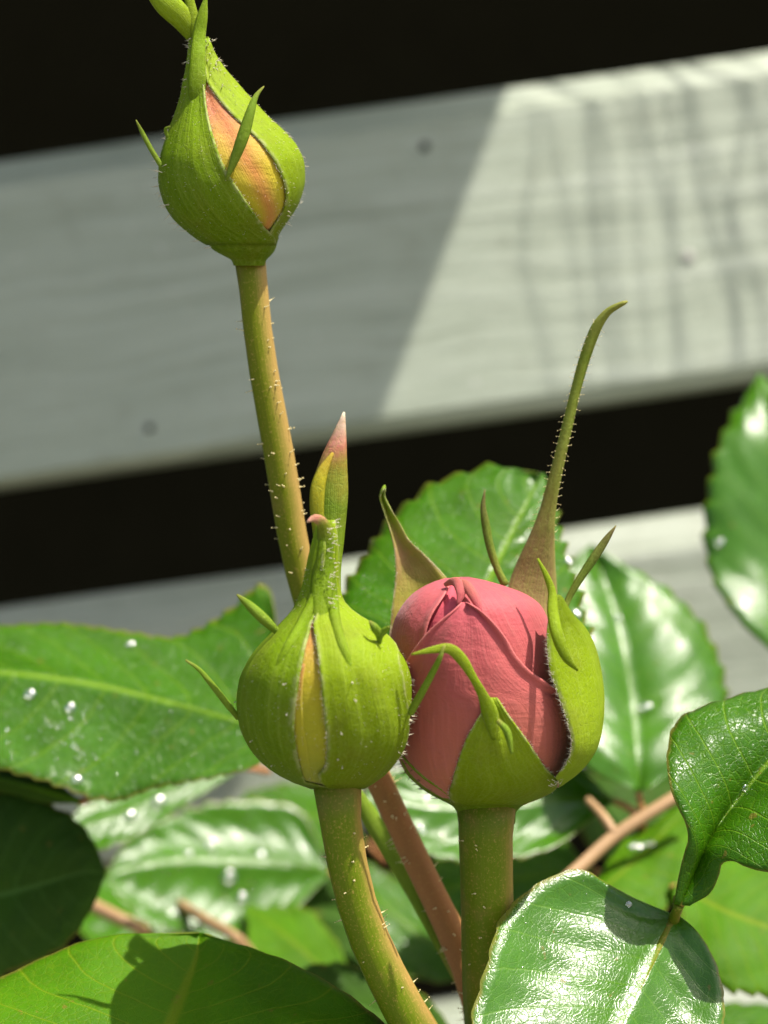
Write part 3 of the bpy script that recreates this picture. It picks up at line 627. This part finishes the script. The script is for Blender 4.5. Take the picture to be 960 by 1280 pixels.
# ---- top bud
B = Body([(324, 290, 331), (318, 276, 338), (306, 258, 346), (290, 236, 352), (272, 216, 364), (250, 203, 376), (225, 197, 381), (205, 198, 380), (185, 203, 373), (165, 210, 357), (145, 218, 336), (125, 225, 316), (105, 230, 297), (85, 236, 278), (62, 240, 263), (45, 241, 258)], 20.3, 215, inset=.06)
t = thing('rose_bud', 'topmost green rose bud on a long tan stem, orange petals showing through a slit', 'rose bud', P(308, 318, 20.5), GRP)
mb = MB(); mb.grid(B.lathe(296, 62, -.03), uvgrid(40, 40), close_v=True); mb.build('petal_core', PETAL_ORANGE, t)
mb = MB(); mb.sheet(B.shell([(288, 318, 346), (270, 305, 362), (250, 292, 366), (220, 272, 362), (190, 258, 345), (160, 252, 320), (130, 250, 285), (98, 249, 262)], .015, wav=.006), .03, uvgrid(40, 25)); mb.build('petal', PETAL_ORANGE, t)
RC = Body([(332, 292, 331), (325, 289, 333), (320, 280, 338), (312, 266, 344), (302, 258, 347), (290, 238, 352), (272, 218, 362)], 20.33, 215)
mb = MB(); mb.grid(RC.lathe(332, 297, .0, 16), uvgrid(16, 40), close_v=True); mb.build('receptacle', SEP_PLAIN, t)
s1 = [(306, (-120,), (70,)), (296, (-110,), 342), (287, (-108,), 332), (270, (-106,), 320), (255, (-105,), 310), (235, (-104,), 297), (215, (-102,), 284), (190, (-100,), 273), (160, (-98,), 264), (130, (-95,), 258), (100, (-95,), 255), (70, (-95,), 253), (48, (-90,), (60,))]
mb = MB(); F1 = B.shell(s1, .055, edge=-.01, wav=.012, seed=1, rib=.0022, edge_roll=(0, .03)); mb.sheet(F1, .035, uvgrid(*F1.shape[:2]))
blade(mb, [(246, 150, 19.92), (246, 112, 19.83), (247, 75, 19.86), (249, 45, 19.95), (253, 20, 19.95), (258, -6, 19.95)], [6, 22, 20, 16, 13, 2], .12, .03, 40)
sp1 = mb.build('sepal', SEP, t)
s2 = [(304, (60,), (150,)), (292, 336, (150,)), (280, 343, (150,)), (265, 353, (150,)), (250, 357, (148,)), (230, 355, (146,)), (210, 347, (144,)), (190, 335, (142,)), (170, 318, (140,)), (150, 297, (135,)), (130, 278, (130,)), (115, 267, (125,)), (100, 258, (120,)), (75, 254, (110,)), (50, 252, (90,))]
mb = MB(); F2 = B.shell(s2, .04, edge=-.005, wav=.010, seed=2, rib=.0022, edge_roll=(.03, 0)); mb.sheet(F2, .035, uvgrid(*F2.shape[:2])); mb.build('sepal', SEP_PALE, t)
s3 = [(306, (140,), (262,)), (270, (140,), (262,)), (200, (135,), (268,)), (130, (125,), (270,)), (80, (110,), (280,)), (46, (90,), (285,))]
mb = MB(); mb.sheet(B.shell(s3, .03, seed=3), .035, uvgrid(40, 25))
blade(mb, [(254, 82, 20.1), (247, 52, 20.1), (230, 26, 20.0), (208, 4, 19.9), (185, -22, 19.9)], [14, 20, 28, 31, 20], .2, .03)
blade(mb, [(250, 75, 20.0), (246, 42, 20.0), (240, 15, 20.0), (232, -20, 20.0)], [12, 14, 13, 9], .2, .03)
mb.build('sepal', SEP_PALE, t)
for pts, w in (([(283, 225, 19.33), (293, 200, 19.3), (304, 170, 19.25), (313, 140, 19.25), (320, 120, 19.3), (330, 108, 19.35)], [3, 11, 15, 11, 6, 1]),
               ([(210, 222, 20.0), (200, 205, 19.95), (188, 185, 19.95), (178, 166, 19.95), (170, 150, 19.9)], [5, 6, 6, 5, 1]),
               ([(211, 175, 20.0), (207, 162, 19.95), (213, 158, 19.9)], [4, 4, 1])):
    mb = MB(); blade(mb, pts, w, .3, .018); mb.build('lobe', LOBE, sp1)
mb = MB(); edge_hairs(mb, F1[4:38, -1], 90, .04, .003, BACK * .5 + CRT * .8); edge_hairs(mb, F2[4:38, 0], 100, .04, .003, BACK * .5 - CRT * .8)
shell_bristles(mb, B, ((150, 310), (-95, -60)), 26, .10); shell_bristles(mb, B, ((120, 280), (60, 95)), 16); shell_bristles(mb, B, ((45, 110), (-95, 95)), 60, .06)
tag(mb.build('sepal_hairs', HAIR_W, t), kind='stuff')
fuzz(t, B, 700, 60, 300, .07)
stem(t, [(311, 312, 20.55), (312, 330, 20.5), (318, 370, 20.55), (324, 430, 20.6), (334, 490, 20.7), (347, 560, 20.8), (357, 620, 20.9), (367, 680, 21.0), (381, 740, 21.1), (402, 805, 21.2), (428, 872, 21.3), (458, 940, 21.4), (490, 1010, 21.5), (523, 1080, 21.55), (552, 1140, 21.6), (578, 1195, 21.6), (597, 1245, 21.55), (606, 1310, 21.5)],
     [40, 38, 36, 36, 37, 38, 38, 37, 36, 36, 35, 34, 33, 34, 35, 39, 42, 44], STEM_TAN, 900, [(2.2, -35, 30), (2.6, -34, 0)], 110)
mb = MB(); blade(mb, [(435, 975, 22.0), (462, 1020, 22.0), (500, 1085, 21.9), (535, 1150, 21.8), (572, 1225, 21.7)], [8, 22, 20, 16, 10], .25, .03); blade(mb, [(455, 1075 - 75, 22.0), (445, 985, 22.1), (436, 970, 22.2)], [10, 8, 2], .25, .02); mb.build('stipule', LOBE, t)

# ---- left bud
B = Body([(992, 397, 447), (986, 388, 453), (978, 368, 466), (967, 346, 481), (951, 325, 496), (932, 310, 508), (905, 299, 515), (878, 296, 518), (852, 299, 518), (830, 308, 512), (812, 320, 501), (796, 335, 485), (780, 350, 464), (765, 364, 440), (750, 374, 425), (735, 381, 420), (715, 386, 418), (692, 391, 418), (668, 398, 416), (645, 405, 412)], 19.1, 870, inset=.075)
t = thing('rose_bud', 'plump closed green bud at lower left with a yellow slit and reddish twisted tips', 'rose bud', P(420, 985, 19.2), GRP)
mb = MB(); mb.grid(B.lathe(982, 700, -.04), uvgrid(40, 40), close_v=True); mb.build('petal_core', PETAL_YELLOW, t)
mb = MB(); mb.sheet(B.shell([(980, 375, 408), (960, 366, 420), (920, 355, 425), (880, 358, 420), (830, 368, 410), (775, 384, 396)], .0), .03, uvgrid(40, 25)); mb.build('petal', PETAL_YELLOW, t)
mb = MB(); mb.sheet(B.shell([(978, 374, 392), (960, 365, 386), (920, 358, 380), (880, 360, 376), (830, 370, 380)], .025), .02, uvgrid(40, 25)); mb.build('petal', PETAL_YELLOW, t)
sA = [(986, (-150,), (-5,)), (980, (-150,), 387), (965, (-148,), 378), (945, (-146,), 372), (920, (-145,), 368), (890, (-145,), 368), (860, (-143,), 372), (830, (-140,), 377), (800, (-135,), 384), (780, (-130,), 389), (755, (-120,), 398), (735, (-115,), 401), (694, (-112,), (0,)), (650, (-110,), (0,))]
mb = MB(); FA = B.shell(sA, .05, wav=.016, seed=4, rib=.0022, edge_roll=(0, .03), ridge=.008, ridge_w=.07); mb.sheet(FA, .035, uvgrid(*FA.shape[:2]))
spA = mb.build('sepal', SEP, t)
sB = [(986, (-15,), (95,)), (975, 398, (90,)), (960, 406, (84,)), (945, 409, (80,)), (920, 408, (78,)), (890, 405, 510), (860, 402, 505), (830, 399, 498), (800, 395, (80,)), (780, 392, (85,)), (760, 398, (80,)), (735, 402, (80,)), (694, (0,), (80,)), (650, (0,), (80,))]
mb = MB(); FB = B.shell(sB, .05, wav=.014, seed=5, rib=.0022, edge_roll=(.035, .03), ridge=.04, ridge_w=.10); mb.sheet(FB, .035, uvgrid(*FB.shape[:2]))
spB = mb.build('sepal', SEP_PALE, t)
mb = MB(); mb.sheet(B.shell([(984, (80,), (220,)), (900, (66,), (222,)), (800, (60,), (225,)), (735, (60,), (255,)), (694, (60,), (255,)), (650, (60,), (255,))], .025), .035, uvgrid(40, 25)); spC = mb.build('sepal', SEP_PALE, t)
mb = MB(); blade(mb, [(398, 795, 18.5), (402, 745, 18.70), (405, 705, 18.77), (408, 675, 18.76), (403, 654, 18.7), (393, 648, 18.65), (383, 653, 18.6)], [8, 28, 27, 24, 15, 10, 1], .2, .03, 40); mb.build('sepal_tip', TIPG, t)
mb = MB(); blade(mb, [(412, 760, 19.2), (411, 715, 19.2), (411, 665, 19.2), (412, 615, 19.2), (417, 578, 19.2), (424, 545, 19.2), (430, 515, 19.2)], [30, 30, 40, 46, 34, 18, 2], .18, .03, 40); mb.build('sepal_tip', TIPM, t)
mb = MB(); blade(mb, [(403, 690, 19.1), (397, 650, 19.06), (397, 612, 19.04), (404, 588, 19.08), (416, 566, 19.14)], [10, 16, 18, 13, 3], .15, .03); mb.build('sepal_tip', FOLD, t)
mb = MB(); blade(mb, [(409, 668, .05), (414, 745, .065), (420, 780, .07), (431, 815, .065), (452, 872, .045)], [10, 13, 13, 11, 2], .3, .03, 36, on=B); mb.build('fold', SEP, spB)
mb = MB(); blade(mb, [(405, 668, .05), (396, 740, .065), (380, 775, .07), (358, 812, .065), (330, 865, .045)], [10, 14, 14, 11, 2], .3, .03, 36, on=B); mb.build('fold', SEP, spA)
for pts, w, par in (([(347, 790, 18.8), (330, 774, 18.7), (312, 757, 18.7), (296, 743, 18.7)], [8, 13, 11, 2], spA), ([(298, 898, 19.1), (284, 880, 19.0), (262, 852, 19.0), (248, 836, 19.0), (232, 825, 19.0)], [6, 8, 7, 5, 2], spA),
                    ([(474, 806, 18.6), (474, 794, 18.5), (468, 784, 18.4), (462, 776, 18.4)], [4, 9, 10, 2], spB), ([(474, 798, 18.5), (481, 788, 18.45), (487, 783, 18.4)], [4, 8, 2], spB),
                    ([(512, 892, 18.75), (526, 868, 18.6), (540, 842, 18.5), (550, 822, 18.4), (556, 806, 18.4)], [10, 9, 8, 6, 2], spC)):
    mb = MB(); blade(mb, pts, w, .3, .018); mb.build('lobe', LOBE, par)
mb = MB(); edge_hairs(mb, FA[3:34, -1], 90, .032, .003, BACK * .5 + CRT * .6); edge_hairs(mb, FB[3:34, 0], 130, .045, .0032, BACK * .5 - CRT * .6)
shell_bristles(mb, B, ((880, 960), (70, 95)), 26, .07); shell_bristles(mb, B, ((840, 960), (-98, 40)), 10, .04, tip=.012)
for k in range(40): mb.cone(P(rng.uniform(409, 420), rng.uniform(650, 760), 18.6), CRT + rng.normal(size=3) * .3, .05 * rng.uniform(.6, 1.3), .006, 4, .008)
tag(mb.build('sepal_hairs', HAIR_W, t), kind='stuff')
fuzz(t, B, 700, 710, 975, .065)
stem(t, [(421, 975, 19.2), (421, 992, 19.2), (426, 1030, 19.25), (434, 1080, 19.3), (446, 1130, 19.4), (466, 1185, 19.5), (489, 1232, 19.6), (515, 1280, 19.7), (545, 1330, 19.9), (580, 1400, 20.2)],
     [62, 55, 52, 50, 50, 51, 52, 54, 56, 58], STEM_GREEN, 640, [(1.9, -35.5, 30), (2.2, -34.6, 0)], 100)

# ---- pink bud
B = Body([(1004, 566, 654), (998, 552, 668), (985, 530, 690), (968, 512, 705), (945, 501, 716), (915, 493, 722), (880, 487, 722), (840, 483, 716), (805, 483, 706), (778, 487, 697), (758, 497, 688), (744, 509, 670), (734, 524, 644), (727, 540, 620), (723, 553, 602), (720, 570, 584)], 20.0, 865, .12, inset=.07)
t = thing('rose_bud', 'opening pink rose bud with swept back green sepals on a thick straight stem', 'rose bud', P(608, 1002, 20.3), GRP)
mb = MB(); mb.grid(B.lathe(1002, 721, -.10), uvgrid(40, 40), close_v=True); mb.build('petal_core', PETAL_IN, t)
def petal(spec, off, seed, roll=(0, 0), mat=PETAL, wav=.014, edge=-.02, parent=t):
    mb = MB(); F = B.shell(spec, off, 60, 41, edge=edge, wav=wav, seed=seed, edge_roll=roll); mb.sheet(F, .03, uvgrid(60, 41)); o = mb.build('petal', mat, parent); return F
petal([(1000, (-130,), (0,)), (900, (-125,), (-10,)), (850, (-125,), 545), (820, (-125,), 536), (800, (-125,), 530), (781, (-125,), 533), (763, (-125,), 541), (745, (-125,), 553), (733, (-125,), 560), (723, (-130,), 566)], .0, 11, (0, .07))
petal([(1000, (10,), (150,)), (900, 620, (150,)), (860, 622, (150,)), (820, 612, (150,)), (790, 596, (148,)), (765, 584, (146,)), (748, 577, (144,)), (736, 575, (142,)), (726, 577, (140,)), (721.5, (-10,), (140,))], -.05, 12, (.06, 0))
petal([(1000, (120,), (240,)), (850, (120,), (240,)), (722, (120,), (240,))], -.03, 13)
petal([(1000, (-100,), (110,)), (940, (-98,), (105,)), (900, (-92,), (98,)), (878, (-84,), (85,)), (864, (-76,), 695), (852, 496, 677), (840, 503, 660), (818, 516, 641), (800, 529, 631), (786, 541, 621), (771, 558, 608), (761, 570, 597), (753, 578, 584)], .085, 14, (.05, .10), wav=.015)
mb = MB(); blade(mb, [(574, 727, 19.2), (582, 731, 19.08), (590, 742, 18.98), (597, 754, 18.9), (602, 766, 18.84)], [5, 11, 12, 10, 3], .22, .04); mb.build('petal', PETAL, t)
mb = MB(); blade(mb, [(556, 731, 19.35), (565, 727, 19.25), (573, 730, 19.12), (576, 742, 19.02), (572, 757, 18.98)], [4, 9, 13, 11, 2], .2, .04); mb.build('petal', PETAL, t)
RC = Body([(1030, 575, 642), (1016, 573, 643), (1008, 568, 650), (1000, 553, 666), (990, 536, 684), (980, 526, 694)], 20.08, 865, .12)
mb = MB(); mb.grid(RC.lathe(1030, 982, .02, 16), uvgrid(16, 40), close_v=True); mb.build('receptacle', SEP_PLAIN, t)
sF = [(1006, (-55,), (62,)), (990, 566, 690), (975, 569, 690), (960, 572, 678), (940, 578, 665), (920, 586, 652), (900, 597, 638), (885, 604, 628), (872, 602, 620)]
mb = MB(); FF = B.shell(sF, .12, edge=-.0, wav=.012, seed=15, rib=.0022, ridge=.07, ridge_w=.09, edge_roll=(.02, .02)); mb.sheet(FF, .035, uvgrid(*FF.shape[:2]))
blade(mb, [(617, 925, 18.72), (612, 892, 18.68), (604, 870, 18.62), (592, 848, 18.55), (577, 824, 18.5), (562, 811, 18.45), (542, 812, 18.4), (514, 818, 18.35)], [5, 20, 13, 10, 14, 13, 9, 2], .10, .025, 50)
sp = mb.build('sepal', SEP_PALE, t)
mb = MB(); blade(mb, [(640, 942, 18.5), (634, 915, 18.5), (622, 900, 18.52)], [3, 9, 5], .4, .02); mb.build('lobe', LOBE, sp)
mb = MB(); FR = strip(mb, [(690, 742, 19.2, 700, 744, 19.3, .03), (687, 765, 19.15, 714, 766, 19.5, .06), (684, 786, 19.1, 731, 785, 19.9, .12), (684, 810, 19.05, 743, 810, 20.15, .17), (688, 840, 19.0, 749, 840, 20.25, .21), (699, 872, 19.0, 751, 872, 20.25, .21), (709, 902, 19.0, 747, 902, 20.25, .20), (715, 930, 19.05, 738, 930, 20.2, .17), (708, 953, 19.15, 721, 957, 20.1, .12), (694, 972, 19.35, 698, 984, 20.0, .04)], .3, .035, 60, 17)
blade(mb, [(722, 838, 18.85), (708, 822, 18.78), (697, 795, 18.8), (691, 765, 18.95), (690, 740, 19.05), (683, 720, 19.05), (672, 698, 19.05)], [2, 11, 15, 14, 10, 7, 2], .22, .03, 40)
sp = mb.build('sepal', SEP_PALE, t)
mb = MB(); blade(mb, [(706, 778, 19.6), (708, 755, 19.7), (722, 728, 19.7), (742, 698, 19.7), (758, 674, 19.7), (770, 657, 19.7)], [6, 7, 9, 11, 8, 1], .3, .02); mb.build('lobe', LOBE_DARK, sp)
mb = MB(); strip(mb, [(630, 770, 20.7, 706, 790, 20.9), (634, 738, 20.75, 696, 764, 20.95), (641, 715, 20.75, 696, 738, 20.95), (652, 690, 20.7, 694, 708, 20.9), (664, 664, 20.65, 693, 674, 20.8), (675, 635, 20.6, 694, 640, 20.7), (683, 606, 20.55, 699, 606, 20.6), (693, 570, 20.5, 707, 570, 20.5), (703, 530, 20.45, 716, 530, 20.45), (713, 490, 20.4, 725, 490, 20.4), (722, 455, 20.35, 735, 456, 20.35), (731, 427, 20.3, 744, 430, 20.3), (742, 403, 20.25, 753, 408, 20.25), (757, 387, 20.2, 763, 392, 20.2), (771, 380, 20.15, 774, 384, 20.15), (784, 376, 20.1, 785, 377, 20.1)], .05, .035, 90)
sp = mb.build('sepal', SEP_BROWN, t); tag(sp, label='tall brownish sepal drawn out into a long bent green tip')
mb = MB(); blade(mb, [(632, 732, 20.5), (622, 712, 20.5), (613, 685, 20.5), (607, 655, 20.5), (604, 632, 20.5), (606, 612, 20.5)], [10, 9, 10, 10, 6, 1], .3, .02); mb.build('lobe', LOBE_DARK, sp)
mb = MB(); strip(mb, [(486, 800, 20.6, 575, 745, 20.5), (489, 770, 20.7, 563, 728, 20.75), (492, 745, 20.75, 551, 714, 20.8), (495, 715, 20.75, 531, 694, 20.8), (493, 686, 20.7, 512, 676, 20.75), (487, 660, 20.65, 500, 655, 20.7), (480, 640, 20.6, 489, 637, 20.6), (475, 622, 20.55, 481, 621, 20.55), (480, 611, 20.5, 482, 611, 20.5)], -.12, .03, 50)
sp = mb.build('sepal', SEP_PINK, t); tag(sp, label='pinkish yellow sepal seen from inside with a pale downy rim')
mb = MB(); mb.sheet(B.shell([(1004, (-130,), (-40,)), (990, (-130,), 562), (975, (-128,), 540), (960, (-125,), 522), (945, (-122,), 508), (930, (-118,), (-78,)), (915, (-110,), (-88,))], .08, edge_roll=(0, .03)), .035, uvgrid(40, 25)); mb.build('sepal', SEP, t)
mb = MB(); edge_hairs(mb, FF[2:38, 0], 100, .03, .003, BACK * .3 - CRT); edge_hairs(mb, FF[2:38, -1], 100, .03, .003, BACK * .3 + CRT)
edge_hairs(mb, FR[14:56, 0], 260, .055, .0032, BACK * .4 - CRT); edge_hairs(mb, np.array([P(489, 770, 20.7), P(492, 745, 20.75), P(495, 715, 20.75), P(493, 686, 20.7)]), 60, .025, .004, BACK); edge_hairs(mb, np.array([P(551, 714, 20.8), P(531, 694, 20.8), P(512, 676, 20.75)]), 60, .025, .004, BACK)
for k in range(16): mb.cone(P(692 + rng.normal() * 5, 976 + rng.normal() * 5, 19.42), CRT + rng.normal(size=3) * .7 - CUP * .3, .07, .005, 4)
tag(mb.build('sepal_hairs', HAIR_W, t), kind='stuff')
mb = MB(); shell_bristles(mb, B, ((935, 1000), (-100, -60)), 34, .09, .008, .09); tag(mb.build('dark_bristles', HAIR_D, t), kind='stuff')
mb = MB()
tallc = crom(np.array([P(664, 664, 20.6), P(683, 606, 20.5), P(703, 530, 20.4), P(722, 455, 20.3), P(742, 403, 20.2)]), 60); tallr = crom(np.array([P(693, 674, 20.7), P(699, 606, 20.5), P(716, 530, 20.4), P(735, 456, 20.3), P(753, 408, 20.2)]), 60)
for k in range(60):
    mb.cone(tallc[k] if k % 2 else tallr[k], (CRT * (-1 if k % 2 else 1)) + rng.normal(size=3) * .5, .05, .006, 4, .008)
tag(mb.build('sepal_bristles', HAIR, t), kind='stuff')
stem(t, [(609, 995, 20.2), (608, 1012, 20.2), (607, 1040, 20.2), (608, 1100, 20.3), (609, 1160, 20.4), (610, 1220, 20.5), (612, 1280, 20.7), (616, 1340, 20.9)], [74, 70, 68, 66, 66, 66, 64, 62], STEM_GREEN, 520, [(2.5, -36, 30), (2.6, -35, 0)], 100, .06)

# ------------------------------------------------------------------ droplets lying on the leaves
def drop(key, px, py, r, label):
    v = Vector(ray(px, py)); hit = LEAVES[key].ray_cast(Vector(CAM), v)
    if hit[0] is None: print('drop missed', key, px, py); return
    p = np.array(hit[0]); n = np.array(hit[1]); n = n if n @ BACK > 0 else -n
    d = np.linalg.norm(p - CAM); rr = .8 * r * d / 2000
    a = nrm(np.cross(n, [.2, .3, .9])); b = np.cross(n, a); c = p + n * rr * .45
    F = np.zeros((13, 20, 3))
    for i, th in enumerate(np.linspace(.02, math.pi - .02, 13)):
        for j in range(20):
            ph = 2 * math.pi * j / 20; F[i, j] = c + rr * (math.sin(th) * (a * math.cos(ph) * 1.04 + b * math.sin(ph)) + n * math.cos(th) * .5)
    mb = MB(); b0 = mb.grid(F - p, uvgrid(13, 20), close_v=True, flip=False)
    mb.f.append(tuple(b0 + j for j in range(20))); mb.f.append(tuple(b0 + 240 + j for j in reversed(range(20))))
    o = mb.build('water_droplet', WATER); o.location = Vector(p)
    tag(o, label, 'water droplet', 'water droplets on the leaves')
for a in (('A', 38, 868, 8, 'water droplet on the big left leaf, nearest the picture edge'),
          ('A', 88, 885, 8, 'water droplet just below the midrib of the big left leaf'),
          ('A', 163, 806, 7, 'water droplet near the upper edge of the big left leaf'),
          ('A', 96, 975, 9, 'bead of water hanging at the lower edge of the big left leaf'),
          ('T', 226, 978, 10, 'bright droplet at the base of the wet leaf under the big left leaf'),
          ('T', 198, 1002, 10, 'droplet in the middle of the wet leaf under the big left leaf'),
          ('T', 163, 1020, 9, 'faint droplet nearest the tip of the wet leaf under the big left leaf'),
          ('I', 286, 1096, 11, 'brightest droplet in the middle of the blurred wet leaf'),
          ('I', 326, 1069, 9, 'droplet to the right on the blurred wet leaf'),
          ('I', 264, 1056, 8, 'droplet on the upper half of the blurred wet leaf'),
          ('I', 302, 1122, 8, 'droplet below the brightest one on the blurred wet leaf'),
          ('I', 236, 1068, 7, 'droplet to the left on the blurred wet leaf'),
          ('I', 262, 1160, 9, 'droplet at the lower edge of the blurred wet leaf'),
          ('B', 710, 702, 8, 'upper droplet on the leaf edge right of the brown sepal'),
          ('B', 720, 768, 9, 'lower droplet on the leaf edge right of the brown sepal'),
          ('C', 808, 885, 10, 'droplet on the lower middle of the pale shining leaf'),
          ('C', 772, 774, 7, 'droplet on the upper part of the pale shining leaf'),
          ('D', 900, 678, 7, 'droplet on the leaf at the right picture edge'),
          ('J', 796, 1061, 11, 'larger of the paired droplets on the small leaf by the tan twig'),
          ('J', 813, 1057, 8, 'smaller of the paired droplets on the small leaf by the tan twig'),
          ('E', 930, 984, 6, 'droplet lying in the fold of the dark right leaf'),
          ('N', 526, 1038, 8, 'droplet on the pale blurred leaf behind the reddish stem'),
          ('F', 786, 1130, 5, 'tiny droplet on the upper edge of the glaring leaf')):
    drop(*a)
def beads(key, boxes, n, label, r0=.012, r1=.032):
    mb = MB()
    for x0, y0, x1, y1 in boxes:
        for _ in range(n):
            v = Vector(ray(rng.uniform(x0, x1), rng.uniform(y0, y1))); hit = LEAVES[key].ray_cast(Vector(CAM), v)
            if hit[0] is None: continue
            p = np.array(hit[0]); nn = np.array(hit[1]); nn = nn if nn @ BACK > 0 else -nn
            r = r0 + (r1 - r0) * rng.uniform() ** 3; a = nrm(np.cross(nn, [.2, .3, .9])); b = np.cross(nn, a)
            F = np.array([[p + r * (math.sin(th) * (a * math.cos(ph) + b * math.sin(ph)) + nn * math.cos(th) * .6) for ph in np.linspace(0, 2 * math.pi, 7)[:-1]] for th in np.linspace(.05, 1.6, 4)])
            mb.grid(F, uvgrid(4, 6), close_v=True)
    o = mb.build('fine_water_beading', WATER); tag(o, label, kind='stuff')
beads('A', [(0, 890, 300, 985), (0, 880, 130, 960)], 60, 'fine water beads scattered over the big left leaf')
beads('I', [(150, 1010, 400, 1160)], 60, 'fine water beads scattered over the blurred wet leaf', .02, .05)
beads('F', [(620, 1095, 800, 1270)], 45, 'fine water beads scattered over the glaring leaf', .006, .016)
beads('B', [(440, 600, 730, 790)], 45, 'fine water beads scattered over the leaf behind the pink bud')
for o in bpy.data.objects:
    if '_o' in o: del o['_o']
